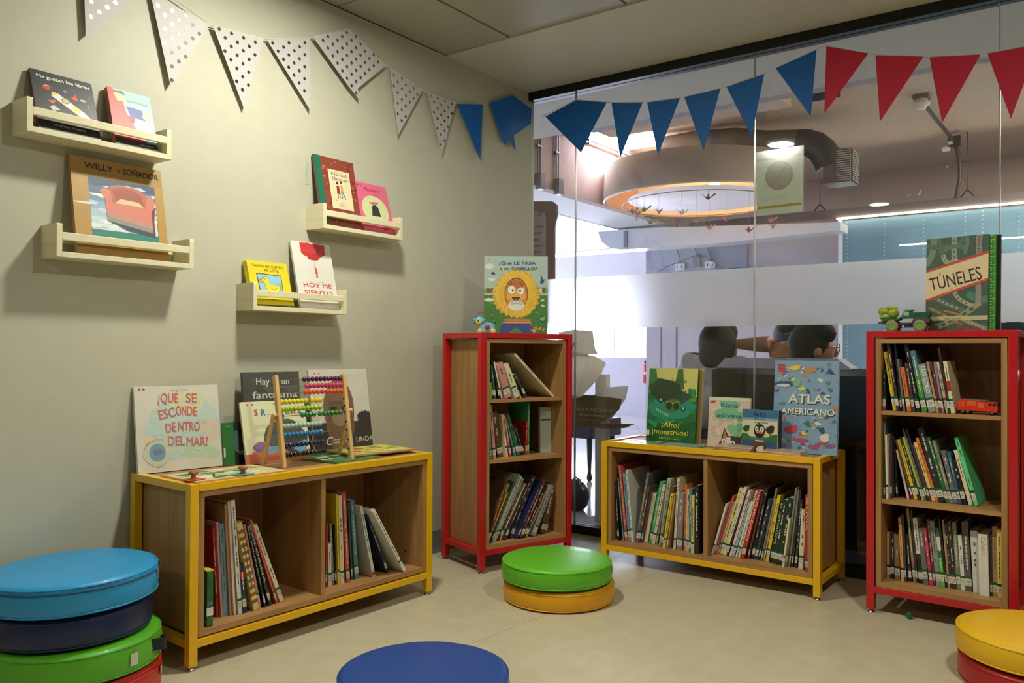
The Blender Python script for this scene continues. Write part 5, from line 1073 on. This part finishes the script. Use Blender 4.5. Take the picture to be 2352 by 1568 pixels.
# ================================================================== things in the hall beyond the glass
# ring lamp: wide drum shade with an inner white disc
def ring_lamp():
    cx, cy, z = -.40, 3.0, 2.11; R = .80
    t = thing('ring_lamp', 'huge round drum shaped fabric ceiling lamp in the hall beyond the glass', 'ceiling lamp', (cx, cy, z))
    SHD = film_mat('#cfc4b8', .22)
    MB().lathe([(R, 0), (R*.985, .27), (R*.975, .27), (R*.99, .003)], SHD, n=72, cap=False).build('lamp_shade', t)
    MB().lathe([(R*.99, .004), (R*.97, -.002), (R*1.003, -.004), (R*1.003, .004)], mat('#e6d6c0', .4), n=72, cap=False).build('shade_rim', t)
    MB().lathe([(R*.975, .01), (R*.965, .235), (.0001, .24)], mat('#ecdcc0', .7), n=72, cap=False).build('inner_lining', t)
    MB().lathe([(.0001, .012), (R*.74, .012), (R*.74, .017), (.0001, .017)], mat('#e4e0ea', .6, 0, .02, 10, 0, 0, .34), n=72, cap=False).build('diffuser_disc', t)
    MB().tube([(R*.80*cos(q*2*pi/60), R*.80*sin(q*2*pi/60), -.03) for q in range(60)], .004, mat('#8f8680', .4), 6, None, True).build('mobile_ring', t)
    MB().ball((.08, .1, .12), .05, emis('#ffbf78', E_LAMP*5), 14).build('bulb', t)
    for q in range(3):
        a = q*2.1; MB().tube([(R*.7*cos(a), R*.7*sin(a), .26), (R*.25*cos(a), R*.25*sin(a), .55)], .003, mat('#6b6460'), 6).build('suspension_wire', t)
ring_lamp()
# paper cranes of the mobile
def crane(px, py, Y, col, label, rot, s=.05):
    Y = min([2.3+.02*q for q in range(75)], key=lambda q: abs(hypot(at(px, py, y=q).x+.40, q-3.0)-.64)+abs(q-Y)*.02)
    P = at(px, py, y=Y); M = mat(col, .6, 0, .03, 60); m = MB()
    v = [(-1.1, 0, .05), (-.35, 0, .0), (.35, 0, .0), (0, .14, -.18), (0, -.14, -.18), (0, .75, .62), (0, -.75, .62), (.95, 0, .75), (1.2, 0, .58), (-1.0, 0, .80), (0, 0, .28), (0, 0, -.28)]
    v = [tuple(c*s for c in q) for q in v]
    f = [(1, 3, 10), (3, 2, 10), (2, 4, 10), (4, 1, 10), (1, 11, 3), (3, 11, 2), (2, 11, 4), (4, 11, 1), (1, 5, 2), (2, 6, 1), (1, 10, 5), (10, 2, 5), (10, 1, 6), (2, 10, 6), (2, 7, 3), (2, 4, 7), (7, 8, 2), (1, 3, 9), (1, 9, 4)]
    m.add(v, f, M); o = m.build('paper_crane'); o.location = P
    for vv in o.data.vertices: vv.co = Matrix.Rotation(rot, 3, 'Z') @ vv.co
    tag(o, label, 'paper crane', 'folded paper cranes hanging under the ring lamp')
    k = MB().tube([(0, 0, .3*s), tuple(Vector((-.40+(P.x+.40)*.64/hypot(P.x+.40, P.y-3), 3+(P.y-3)*.64/hypot(P.x+.40, P.y-3), 2.08))-P)], .0008, mat('#8a8480'), 4).build('thread', o); return o
CR = [(1452, 487, 2.55, '#8f8f9c', 'grey paper crane at the left end of the mobile', .4), (1464, 492, 2.6, '#b0949c', 'pinkish grey paper crane second at the left end of the mobile', 1.2), (1480, 483, 2.5, '#7f9480', 'green grey paper crane in the left cluster of the mobile', .1), (1462, 503, 2.6, '#c8a0a4', 'pink paper crane hanging lowest in the left cluster', 2.2), (1494, 512, 2.6, '#8c9478', 'olive paper crane below the green grey one', .8), (1513, 488, 2.5, '#b8948c', 'tan pink paper crane right of the left cluster', 1.6), (1566, 490, 2.7, '#c4c0c8', 'pale paper crane hanging alone under the lamp edge', .9), (1600, 508, 2.8, '#cf9a90', 'salmon paper crane left of the three low ones', .3), (1629, 525, 2.8, '#d0a09c', 'pale salmon paper crane hanging low at the middle', 1.0), (1667, 506, 2.8, '#c8545c', 'red paper crane with raised tail right of the lamp middle', 2.5), (1720, 530, 2.7, '#c86464', 'red paper crane beside the glass joint', .2), (1770, 508, 2.5, '#c4948c', 'rosy paper crane below the taped notice', .8), (1775, 522, 2.5, '#a86c6c', 'dark red paper crane lowest below the taped notice', 2.0), (1626, 455, 2.9, '#6b625c', 'dark paper crane lit from behind before the lamp disc', .5)]
for c in CR: crane(*c)
# skylight and warm beam
B = MB().box((-1.10, 2.35, 2.645), (-.72, 3.05, 2.659), emis('#f4f2ff', E_SKY)); tag(B.build('ceiling_panel_light'), 'bright white rectangular ceiling light behind the leftmost blue pennants', 'ceiling light')
c0 = at(1480, 262, z=2.50); 
tag(MB().box((-.75, 1.9, 2.50), (.62, 2.12, 2.655), mat('#cdb9a8', .7)).build('ceiling_beam'), 'pale beam under the hall ceiling behind the blue pennants', 'beam')
# conduits on the pink wall
for i, (px, l) in enumerate(((1238, 'leftmost vertical pipe with grey box on pink wall'), (1280, 'right vertical pipe with grey box on pink wall'))):
    P = at(px, 420, x=-1.105); zt_ = 2.655; zb_ = at(px, [405, 418][i], x=-1.105).z; yy = P.y
    t = thing('electric_conduit', l, 'pipe', (-1.118, yy, 0))
    for dy in (-.012, .016): MB().tube([(.012, dy, zb_+.02), (.012, dy, zt_)], .006, mat('#7d7a80', .4, .5), 8).build('pipe', t)
    B1((.0, -.03, zb_-.10), (.05, .034, zb_+.02), mat('#85828a', .4, .4), 'junction_box', t); B1((.0, -.03, zb_+.22), (.022, .035, zb_+.235), mat('#6b686e', .4, .4), 'pipe_clamp', t)
P0, P1_ = at(1350, 312, x=-1.10), at(1470, 366, x=-1.10)
t = thing('wall_rail', 'grey double pipe running along the pink wall toward the ring lamp', 'pipe', (0, 0, 0))
for dz in (0, -.03): MB().tube([(-1.10, P0.y-.5, 2.60+dz), (-1.10, 4.1, 2.60+dz)], .012, mat('#9a9598', .35, .6), 8).build('pipe', t)
for q in range(4): B1((-1.12, P0.y+.5*q, 2.55), (-1.085, P0.y+.5*q+.02, 2.625), mat('#77747a', .4, .5), 'bracket', t)
# ventilation duct with grille
t = thing('ventilation_duct', 'large round metal ventilation duct with a louvred outlet, under the hall ceiling', 'duct', (0, 0, 0))
MD = mat('#8f8880', .32, .75, .12, 6, 0, .1)
MB().tube([(-.65, 2.75, 2.52), (-.35, 2.8, 2.52), (-.05, 2.86, 2.52), (.18, 2.92, 2.485), (.40, 2.97, 2.47)], [.10, .12, .11, .10, .10], MD, 28).build('round_duct', t)
MB().tube([(.40, 2.97, 2.47), (.47, 2.98, 2.462), (.53, 2.99, 2.435), (.575, 3.0, 2.39), (.605, 3.01, 2.34), (.63, 3.02, 2.28)], [.10, .102, .104, .106, .108, .11], mat('#5f5b5c', .4, .6), 28).build('elbow', t)
MB().box((.60, 2.93, 2.12), (.80, 3.12, 2.37), MD).build('outlet_box', t, .006)
g = MB().box((.795, 2.935, 2.125), (.803, 3.115, 2.365), mat('#2a2828')); 
for q in range(14): g.box((.802, 2.94, 2.135+.0165*q), (.812, 3.11, 2.141+.0165*q), mat('#b9b4ac', .4), Matrix.Identity(4))
g.box((.56, 2.915, 2.12), (.80, 2.93, 2.13), MD)
for q in range(14): g.box((.70, 2.922, 2.135+.0165*q), (.795, 2.93, 2.141+.0165*q), mat('#c9c4bc', .4))
g.build('grille', t)
# open dark hatch beside the fifth blue pennant
hx = at(1748, 250, z=2.64); tag(MB().box((.62, 2.15, 2.60), (.86, 2.42, 2.645), mat('#1c1a1a', .7)).box((.60, 2.13, 2.59), (.62, 2.44, 2.655), mat('#b9aaa0')).box((.60, 2.13, 2.59), (.88, 2.15, 2.655), mat('#b9aaa0')).build('ceiling_hatch'), 'small dark open hatch in the hall ceiling beside the fifth blue pennant', 'hatch')
# smoke detector and its pipe
t = thing('smoke_detector', 'cream round smoke detector on a square base under the hall ceiling', 'smoke detector', tuple(at(2116, 238, z=2.60)))
MB().box((-.05, -.04, .03), (.05, .05, .058), mat('#77706a', .6)).build('base_box', t)
MB().lathe([(.0001, -.04), (.032, -.038), (.038, -.02), (.055, -.012), (.058, .006), (.045, .012), (.04, .03)], mat('#d9cfbf', .5), n=30).build('sensor_head', t)
t = thing('pipe_run', 'dark ceiling pipe running from the smoke detector down to the light beam', 'pipe', (0, 0, 0)); D_ = mat('#4a4444', .5, .3)
a_, b_ = at(2128, 246, z=2.59), at(2192, 325, z=2.58); MB().tube([tuple(a_), tuple(b_)], .014, D_, 8).build('pipe', t)
c_ = Vector((b_.x, b_.y, 2.58)); MB().box((c_.x-.04, c_.y-.03, 2.54), (c_.x+.045, c_.y+.03, 2.62), D_).build('junction_box', t)
MB().tube([(c_.x+.01, c_.y, 2.55), (c_.x+.035, c_.y, 2.42), (c_.x+.04, c_.y-.01, 2.28), (c_.x+.01, c_.y, 2.12)], .015, D_, 8).build('pipe', t)
MB().lathe([(.02, 0), (.035, -.02), (.03, -.04), (.0001, -.045)], mat('#d0ccc4'), Matrix.Translation((c_.x-.06, c_.y, 2.55)), 16).build('white_cap', t)
# steel light beam, LED strip, roller blinds
tag(MB().box((-1.0, 4.11, 2.045), (5.0, 4.15, 2.125), mat('#8f8686', .35, .5, .05, 12)).build('steel_tray'), 'long grey steel tray crossing the hall above the blue blinds', 'tray')
for i, px in enumerate((1883, 2222)):
    P = at(px, 480, y=4.13); t = thing('tray_hanger', ['dark forked hanger of the steel tray below the ventilation duct', 'dark hanger of the steel tray beside the ceiling pipe'][i], 'bracket', (P.x, 4.13, 2.125))
    MB().tube([(-.05, 0, 0), (0, 0, .06), (.05, 0, 0)], .007, D_, 6).build('fork', t); MB().tube([(0, 0, .05), (0, 0, .53)], .004, D_, 6).build('rod', t)
xb = at(1925, 700, y=4.15).x
led = MB().box((xb, 4.095, 2.028), (5.0, 4.11, 2.043), emis('#fff3d8', E_LED)); tag(led.build('led_strip'), 'long thin warm white light strip along the underside of the steel tray', 'light strip')
bl = thing('roller_blind', 'blue slatted blind wall hanging below the long light strip', 'blind', (0, 0, 0))
m = MB(); MBL = mat('#7095aa', .5, 0, .05, 4)
for q in range(60): m.box((xb+.02, 4.162+.001*(q % 2), 2.02-.0333*q-.032), (5.0, 4.166+.002*(q % 2), 2.02-.0333*q+.002), MBL)
m.build('slats', bl)
B1((xb, 4.15, .0), (xb+.035, 4.17, 2.03), mat('#dfe6f0', .4), 'side_rail', bl)
m = MB()
for px in (1945, 2031, 2121, 2217, 2257, 2340):
    X = at(px, 560, y=4.15).x
    for q in range(56): m.box((X-.003, 4.154, 2.0-.034*q), (X+.003, 4.158, 2.0-.034*q+.008), mat('#c9dbe4', .5))
m.build('cord_holes', bl)
tag(MB().box((at(2065, 563, y=4.0).x, 4.0, at(2065, 563, y=4.0).z-.006), (at(2128, 560, y=4.0).x+1.6, 4.01, at(2065, 563, y=4.0).z+.006), emis('#fff3d8', E_LED*.4)).build('led_strip'), 'short lower light strip half hidden behind the green tunnel book', 'light strip')
# suspended duct tray with rounded end, white, under the left soffit
t = thing('suspended_duct', 'pale bluish white suspended duct with a rounded end left of the sockets', 'duct', (0, 0, 0))
P = at(1378, 538, y=3.9); Q = at(1650, 560, y=3.9)
pts = [(P.x, P.z+.02), (P.x+.04, P.z-.08), (P.x+.14, P.z-.155), (P.x+.28, P.z-.18), (Q.x, Q.z), (Q.x+1.1, Q.z+.03), (Q.x+1.1, Q.z+.10), (P.x+.4, P.z+.02)]
MB().prism(pts, 3.86, 4.09, mat('#dbe4ec', .3, 0, .06, 5), Matrix(((1, 0, 0, 0), (0, 0, 1, 0), (0, 1, 0, 0), (0, 0, 0, 1)))).build('duct_body', t)
B1((P.x+.30, 3.85, P.z-.16), (P.x+.34, 3.86, P.z+.0), mat('#7288a0'), 'joint_strap', t)
# socket panel with cables
P, Q = at(1484, 556, y=4.59), at(1716, 626, y=4.59)
pn = MB().box((P.x, 4.585, Q.z), (Q.x, 4.599, P.z), mat('#a3abbf', .6)).build('wall_panel'); tag(pn, 'grey wall panel carrying sockets and cables above the frosted band', 'panel')
for i, (px, py, l) in enumerate(((1562, 613, 'left white double socket on grey panel'), (1632, 608, 'right white double socket with a plug, on grey panel'))):
    P = at(px, py, y=4.57); t = thing('socket_box', l, 'socket', (P.x, 4.584, P.z))
    B1((-.055, -.03, -.035), (.055, 0, .035), mat('#dfe6ea', .4), 'housing', t, .004)
    MB().box((-.03, -.032, -.015), (-.022, -.030, .015), M_BLACK).box((.022, -.032, -.015), (.03, -.030, .015), M_BLACK).build('slots', t)
    MB().tube([(0, -.015, .03), (.0, -.02, .10), (-.05, -.03, .22), (-.08, -.04, .34)], .007, mat('#77808f'), 8).build('cable', t)
t = thing('cable_box', 'grey box with a hanging cable between the two sockets', 'junction box', tuple(at(1600, 600, y=4.57)))
B1((-.04, -.01, -.06), (.04, .02, .06), mat('#84899a', .5), 'housing', t); MB().tube([(0, 0, .06), (-.02, -.01, .15), (-.08, -.02, .26)], .006, mat('#77808f'), 8).build('cable', t)
cb_ = MB().tube([tuple(at(x_, y_, y=4.55)) for x_, y_ in ((1512, 625), (1530, 612), (1565, 600), (1600, 585), (1622, 590), (1645, 605), (1662, 618), (1700, 614), (1750, 612))], .0035, mat('#55566a'), 6).build('cable'); tag(cb_, 'thin dark cable looping across the grey socket panel', 'cable')
# extinguisher
P = at(1481, 880, y=6.43); t = thing('fire_extinguisher', 'red fire extinguisher on the far wall left of the green monster book', 'fire extinguisher', (P.x, 6.461, P.z)); RE = mat('#c4202c', .3)
MB().lathe([(.034, 0), (.038, .01), (.038, .22), (.028, .25), (.012, .27)], RE, n=24).build('cylinder', t); MB().box((-.02, -.01, .27), (.02, .01, .30), M_BLACK).build('valve', t); MB().tube([(.015, 0, .28), (.05, 0, .22), (.045, 0, .08)], .006, M_BLACK, 8).build('hose', t); B1((-.030, -.037, .12), (.030, -.040, .15), mat('#d9c8c8'), 'paper_label', t)
# cardboard display stand with curled paper sheets
t = thing('display_stand', 'tall white cardboard stand with curled paper sheets and a brown lettered strip', 'display stand', (0, .24, 0))
def L(px, py, Y=.21): P = at(px, py, y=Y); return (P.x, P.z)
def sheet(name, pts, col, y0, curl, M=None):
    m = MB(); xy = [L(*p) for p in pts]; xs = [q[0] for q in xy]; x0, x1 = min(xs), max(xs); n = len(xy)
    f = [(x, y0+curl*sin(pi*(x-x0)/(x1-x0))-.24, z) for x, z in xy]; b = [(x, y+.0025, z) for x, y, z in f]
    m.add(f+b, [list(range(n)), list(range(n, 2*n))[::-1]]+[(i, n+i, n+(i+1) % n, (i+1) % n) for i in range(n)], M or film_mat(col, .45)); return m.build(name, t)
B1((L(1362, 1000)[0], -.01, .004), (L(1387, 1000)[0], .03, L(1387, 860)[1]), mat('#cfc9bd', .7), 'post', t)
B1((L(1335, 1205)[0], -.10, 0), (L(1412, 1205)[0], .12, .012), mat('#8f8a84', .7), 'base_plate', t)
sheet('paper_sheet', [(1285, 763), (1320, 757), (1363, 760), (1368, 800), (1374, 812), (1300, 820)], '#f0ecdf', .205, -.01)
sheet('paper_sheet', [(1290, 800), (1372, 818), (1394, 833), (1383, 860), (1365, 885), (1340, 912), (1290, 920)], '#ece6d6', .20, -.02)
sheet('paper_sheet', [(1384, 890), (1439, 886), (1434, 915), (1412, 950), (1390, 975), (1384, 930)], '#e6e4de', .225, -.01)
sheet('paper_sheet', [(1290, 905), (1340, 912), (1372, 905), (1374, 915), (1340, 925), (1290, 915)], '#b9b09a', .195, -.005)
br_ = sheet('brown_strip', [(1290, 912), (1348, 906), (1433, 915), (1427, 940), (1400, 960), (1381, 972), (1462, 973), (1440, 982), (1388, 983), (1352, 977), (1290, 985)], '#8a7858', .190, -.004)
A = Art(1, 1, -.24+.180); p_ = L(1316, 941)
A.text('SÚBELA A INSTAGRAM', p_[0], p_[1], .017, '#b4a88c', .006, align='l', width=L(1418, 940)[0]-p_[0]); p_ = L(1337, 953); A.text('@miduendemagico', p_[0], p_[1], .012, '#b4a88c', .01, align='l', width=L(1405, 950)[0]-p_[0]); p_ = L(1337, 964); A.text('APARECER EN NU', p_[0], p_[1], .009, '#a89c80', .004, align='l', width=L(1385, 962)[0]-p_[0])
A.text('r', *L(1321, 800), .045, '#3c342a', .01, .3, align='l')
A.build('lettering', t)
# brown board with rounded corner and a printed sheet
t = thing('story_board', 'brown rounded board with a printed legend sheet at the wall corner', 'sign', (0, .25, 0)); BX = L(1274, 540, .25)[0]
zt_ = L(1245, 452, .25)[1]; zb_ = 1.0
pr = [(-.62, zb_), (BX-.006, zb_), (BX-.006, zt_-.16), (BX+.002, zt_-.13), (BX+.012, zt_-.09), (BX+.006, zt_-.05), (BX-.02, zt_-.03), (-.62, zt_+.03)]
TT_ = Matrix(((1, 0, 0, 0), (0, 0, 1, 0), (0, 1, 0, 0), (0, 0, 0, 1)))
MB().prism(pr, 0, .018, mat('#6b4a44', .6), TT_).build('board', t)
MB().prism([(-.58, 1.02), (BX-.055, 1.02), (BX-.055, zt_-.12), (BX-.065, zt_-.085), (BX-.10, zt_-.075), (-.58, zt_-.02)], -.002, 0, mat('#9c8c84', .7), TT_).build('printed_sheet', t)
A = Art(1, 1, -.0024); p_ = L(1226, 498, .25); A.text('Leyenda', p_[0]+.055, p_[1], .030, '#2c2422', .0, .3, align='r')
for q in range(9): A.rect(-.5, p_[1]-.06-.034*q, BX-.075-.01*(q % 3), p_[1]-.052-.034*q, '#5f524c')
A.build('lettering', t)
for X in (-.5, -.2): B1((X, .018, 0), (X+.03, .04, 1.2), mat('#5a3f38'), 'post', t)
# pot and bench
P = at(1322, 1172, z=0); t = thing('round_pot', 'dark round pot on the hall floor right of the corner bookcase', 'pot', (P.x-.01, P.y+.02, 0))
MB().lathe([(.04, 0), (.062, .025), (.075, .07), (.070, .11), (.045, .145), (.028, .155), (.032, .165), (.026, .165)], mat('#2a2630', .35), n=30).build('pot_body', t); MB().tube([(-.02, 0, .165), (0, 0, .178), (.02, 0, .165)], .004, mat('#2a2630'), 6).build('lid_knob', t)
b0 = at(1310, 1000, y=1.3); b1 = at(1360, 1000, y=1.3); t = thing('low_bench', 'dark low bench behind the display stand in the hall', 'bench', (b0.x-.4, 1.3, 0))
Wb = b1.x-b0.x+.4; zb_ = at(1350, 1008, y=1.3).z; B1((0, 0, zb_), (Wb, .4, zb_+.12), mat('#22222e', .4), 'seat', t, .008)
for X in (.05, Wb-.05):
    for Y in (.05, .35): MB().lathe([(.012, 0), (.020, .02), (.012, .06), (.02, max(.1, zb_))], mat('#22222e', .4), Matrix.Translation((X, Y, 0)), 12).build('leg', t)
# black sofa with its back to the glass
t = thing('sofa', 'black leather sofa with its back against the outside of the glass', 'sofa', (.87, .16, 0)); BK = mat('#15141a', .22, 0, .08, 10, .3)
MB().box((0, 0, .05), (1.75, .17, .80), BK).build('backrest', t, .03); MB().prism([(.02, .79), (.62, .79), (.55, .840), (.07, .840)], .02, .14, mat('#8f8aa0', .35), TT_).build('headrest_pad', t, .01); MB().box((.15, .17, .05), (1.6, .85, .42), BK).build('seat', t, .03)  # pale lilac pad added as painted glare along the top of the black backrest
for X in (0, 1.6): MB().box((X, .171, .05), (X+.15, .85, .60), BK).build('armrest', t, .03)
for X in (.06, 1.66):
    for Y in (.06, .78): B1((X, Y, 0), (X+.04, Y+.04, .05), M_CHR, 'leg', t)
zc_ = at(2329, 743, y=1.4).z; t = thing('bench', 'dark office cabinet behind the sofa at right', 'cabinet', (1.95-.35, 1.25, zc_-.89)); B1((0, 0, .89-zc_), (1.8, .5, .86), mat('#1c1b20', .4), 'body', t); B1((-.005, -.005, .86), (1.805, .505, .89), mat('#34323a', .4), 'worktop', t)
t['label'] = 'dark low cabinet in the hall behind the right red bookcase'; t.name = 'low_cabinet'
P = at(2329, 743, y=1.4); t = thing('small_stand', 'tiny dark stand on the cabinet right of the TÚNELES book', 'stand', (P.x, 1.38, zc_+.0005))
MB().box((-.03, 0, 0), (.03, .03, .006), M_BLACK).box((-.004, .012, .006), (.004, .02, .06), M_BLACK).build('stand_body', t)
# ------------------------------------------------------------------ people
def skin_body(name, joints, edges, root, M, parent, sub=2):
    me = bpy.data.meshes.new(name); keys = list(joints); me.from_pydata([joints[k][0] for k in keys], [(keys.index(a), keys.index(b)) for a, b in edges], [])
    o = bpy.data.objects.new(name, me); COL.objects.link(o); o.parent = parent
    md = o.modifiers.new('skin', 'SKIN'); md.use_smooth_shade = True
    for i, k in enumerate(keys):
        sv = me.skin_vertices[0].data[i]; r_ = joints[k][1]; sv.radius = (r_, r_) if not isinstance(r_, tuple) else r_; sv.use_root = (k == root)
    s = o.modifiers.new('sub', 'SUBSURF'); s.levels = sub; s.render_levels = sub; me.materials.append(M); return o
SKIN = mat('#9a6a52', .5, 0, .04, 20); HAIR = mat('#060505', .75, 0, .2, 90, 0, .8, 0, .15)
def head(parent, c, yaw, glasses=False, cap=False):
    T = Matrix.Translation(c) @ Matrix.Rotation(yaw, 4, 'Z') @ Matrix.Scale(1.12, 4)
    m = MB(); m.ball((0, 0, 0), (.072, .088, .105), SKIN, 24, T); m.ball((0, .020, -.045), (.055, .062, .062), SKIN, 20, T); m.ball((0, .090, -.012), (.011, .018, .020), SKIN, 10, T)
    for s in (-1, 1): m.ball((s*.073, -.005, -.010), (.010, .018, .028), SKIN, 12, T)
    m.ball((0, .082, -.052), (.022, .008, .006), mat('#7a4038'), 10, T)
    h = m.build('head', parent)
    e = MB()
    for s in (-1, 1): e.ball((s*.028, .077, .010), (.012, .008, .008), mat('#d9d4cc'), 10, T).ball((s*.028, .084, .010), (.005, .003, .005), M_BLACK, 8, T)
    e.build('eyes', h)
    v = MB(); v.ball((0, -.016, .022), (.082, .092, .098), HAIR, 26, T); v.ball((0, -.050, -.020), (.074, .056, .085), HAIR, 22, T); v.ball((.02, .02, .07), (.06, .07, .055), HAIR, 16, T); v.build('hair', parent)
    if glasses:
        g_ = MB()
        for s in (-1, 1): g_.tube([T @ Vector((s*.030+.022*cos(q*pi/8), .096, .008+.018*sin(q*pi/8))) for q in range(16)], .0022, M_BLACK, 6, None, True).tube([T @ Vector((s*.052, .094, .010)), T @ Vector((s*.076, .0, .008))], .002, M_BLACK, 6)
        g_.build('glasses', parent)
    if cap:
        MB().ball((0, -.005, .045), (.088, .098, .075), mat('#26242c', .7), 24, T).ball((0, .10, .045), (.06, .055, .008), mat('#26242c', .7), 16, T).build('cap', parent)
def hand(parent, wrist, direction, up, M):
    d = Vector(direction).normalized(); u = Vector(up); u = (u-d*u.dot(d)).normalized(); s = d.cross(u); w = Vector(wrist)
    J = {'w': (tuple(w), .021), 'p': (tuple(w+d*.045), (.030, .015)), 'k': (tuple(w+d*.075), (.030, .013))}; E = [('w', 'p'), ('p', 'k')]
    for i, (off, ln) in enumerate(((-.030, .060), (-.010, .072), (.010, .066), (.029, .050))):
        a_ = w+d*.080+s*off; b_ = a_+d*ln*.5-u*.006; c_ = b_+d*ln*.45-u*.022
        for n_, q_, r_ in (('a', a_, .009), ('b', b_, .008), ('c', c_, .0065)): J[n_+str(i)] = (tuple(q_), r_)
        E += [('k', 'a'+str(i)), ('a'+str(i), 'b'+str(i)), ('b'+str(i), 'c'+str(i))]
    a_ = w+d*.030-s*.030; b_ = a_+d*.028-s*.018; c_ = b_+d*.026-u*.006; J['t1'] = (tuple(a_), .011); J['t2'] = (tuple(b_), .009); J['t3'] = (tuple(c_), .0075); E += [('p', 't1'), ('t1', 't2'), ('t2', 't3')]
    return J, E
def person(label, base, facing, shirt, pants, head_c, head_yaw, arms, seat=.42, **kw):
    """seated figure; base = pelvis position on the seat; arms: list of (elbow, hand) world points for left and right"""
    t = thing('person', label, 'person', (base[0], base[1], 0)); O = Vector((base[0], base[1], 0))
    V = lambda p: tuple(Vector(p)-O)
    f = Vector((sin(facing)*-1, cos(facing), 0)); r_ = Vector((f.y, -f.x, 0)); pel = Vector(base); H = Vector(head_c)
    neck = H+Vector((0, 0, -.125+kw.pop('hunch', 0)))-f*.02; chest = neck-Vector((0, 0, .13))+(pel-neck)*.05; chest.z = neck.z-.14; belly = pel*.45+chest*.55
    J = {'pel': (V(pel+Vector((0, 0, .02))), .115), 'bel': (V(belly), .110), 'che': (V(chest), (.135, .10)), 'nb': (V(neck+Vector((0, 0, -.035))), .06)}
    E = [('pel', 'bel'), ('bel', 'che'), ('che', 'nb')]
    for s, nm in ((-1, 'l'), (1, 'r')):
        sh = neck+r_*s*.150-Vector((0, 0, .055)); el, ha = arms[0 if s < 0 else 1]; el = Vector(el); ha = Vector(ha)
        J['s'+nm] = (V(sh), .052); J['e'+nm] = (V(sh+(el-sh)*.62), .046); E += [('che', 's'+nm), ('s'+nm, 'e'+nm)]
        J['kn'+nm] = (V(pel+f*.42+r_*s*.11+Vector((0, 0, .03))), .066); J['hp'+nm] = (V(pel+r_*s*.085), .088)
    skin_body('shirt', J if False else {k: J[k] for k in J if not k.startswith(('kn', 'hp'))}, E, 'pel', shirt, t)
    JP = {'pel': (V(pel-Vector((0, 0, .0))), .12)}; EP = []
    for s, nm in ((-1, 'l'), (1, 'r')):
        JP['h'+nm] = (V(pel+r_*s*.085+f*.03), .09); JP['k'+nm] = (V(pel+f*.42+r_*s*.11+Vector((0, 0, .02))), .062); JP['a'+nm] = (V(Vector((0, 0, .07))+Vector(((pel+f*.44+r_*s*.11).x, (pel+f*.44+r_*s*.11).y, 0))), .042); EP += [('pel', 'h'+nm), ('h'+nm, 'k'+nm), ('k'+nm, 'a'+nm)]
    skin_body('trousers', JP, EP, 'pel', pants, t)
    for s in (-1, 1):
        a_ = pel+f*.44+r_*s*.11-O; MB().ball((a_.x+f.x*.05, a_.y+f.y*.05, .038), (.045+.05*abs(f.x), .045+.05*abs(f.y), .036), mat('#26242a'), 14).build('shoe', t)
    # neck, arms and hands as one skin surface each
    MB().tube([V(neck+Vector((0, 0, -.05))), V(neck+Vector((0, 0, .03))), V(H+Vector((0, 0, -.05)))], [.056, .048, .05], SKIN, 16).build('neck', t)
    for s, nm in ((-1, 'l'), (1, 'r')):
        sh = neck+r_*s*.150-Vector((0, 0, .055)); el, ha = arms[0 if s < 0 else 1]; el = Vector(el); ha = Vector(ha); d = (ha-el).normalized()
        J2, E2 = hand(t, V(ha-d*.02), d, (0, 0, 1), SKIN)
        J2['sh'] = (V(sh+(el-sh)*.45), .050); J2['el'] = (V(el), .044); J2['fo'] = (V(el+(ha-el)*.45), .040); E2 += [('sh', 'el'), ('el', 'fo'), ('fo', 'w')]
        skin_body('arm', J2, E2, 'el', SKIN, t, 1)
    head(t, Vector(V(H)), head_yaw, **kw)
    return t
hc = at(1646, 800, y=.48); hc2 = at(1868, 803, y=.72); hc3 = at(1817, 788, y=1.35)
person('person with short black hair seen from behind, wearing a pale grey top and navy trousers', (hc.x-.10, .54, .46), 0, mat('#b9b4b8', .7, 0, .06, 20, 0, .4), mat('#1b2140', .7), (hc.x, .50, hc.z), .15, [((hc.x-.26, .60, .62), (hc.x-.16, .82, .60)), ((hc.x+.10, .66, .60), (hc.x+.08, .84, .60))], hunch=.115)
st = MB().lathe([(.15, 0), (.15, .32), (.13, .345), (.0001, .35)], mat('#34323c', .5), n=32).build('stool_seat'); tag(st, 'round dark stool under the person with the pale grey top', 'stool'); st.name = 'stool'; st.location = (hc.x-.12, .54, 0)
hnd = at(1672, 790, y=.50); el_ = at(1790, 790, y=.52)
person('person wearing glasses, one bare arm stretched left along the sofa back', (hc2.x+.02, .72, .53), 0, mat('#2c2a34', .7, 0, .06, 20), mat('#2a2c38', .7), tuple(hc2), -1.0, [(tuple(el_), tuple(hnd)), ((hc2.x+.26, .80, .68), (hc2.x+.20, 1.0, .60))], glasses=True)
person('person in a dark cap sitting further back between the two others', (hc3.x, 1.40, .53), pi, mat('#4a4450', .7), mat('#2a2c38', .7), tuple(hc3), pi+.6, [((hc3.x+.2, 1.3, .68), (hc3.x+.12, 1.1, .62)), ((hc3.x-.2, 1.3, .68), (hc3.x-.12, 1.1, .62))], cap=True)
st2 = MB().lathe([(.18, 0), (.18, .39), (.16, .415), (.0001, .42)], mat('#34323c', .5), n=32).build('stool'); tag(st2, 'round dark stool under the person in the dark cap', 'stool'); st2.location = (hc3.x, 1.40, 0)

# unseen warm panels added on the hall ceiling as fill light
for i, (x_, y_) in enumerate(((2.9, 2.2), (2.9, 3.6))):
    o = MB().box((x_-.3, y_-.3, 2.645), (x_+.3, y_+.3, 2.659), emis('#fff0dc', 75)).build('ceiling_panel_light'); tag(o, ['square warm hall ceiling panel out of frame nearer the glass', 'square warm hall ceiling panel out of frame further back'][i], 'ceiling light')
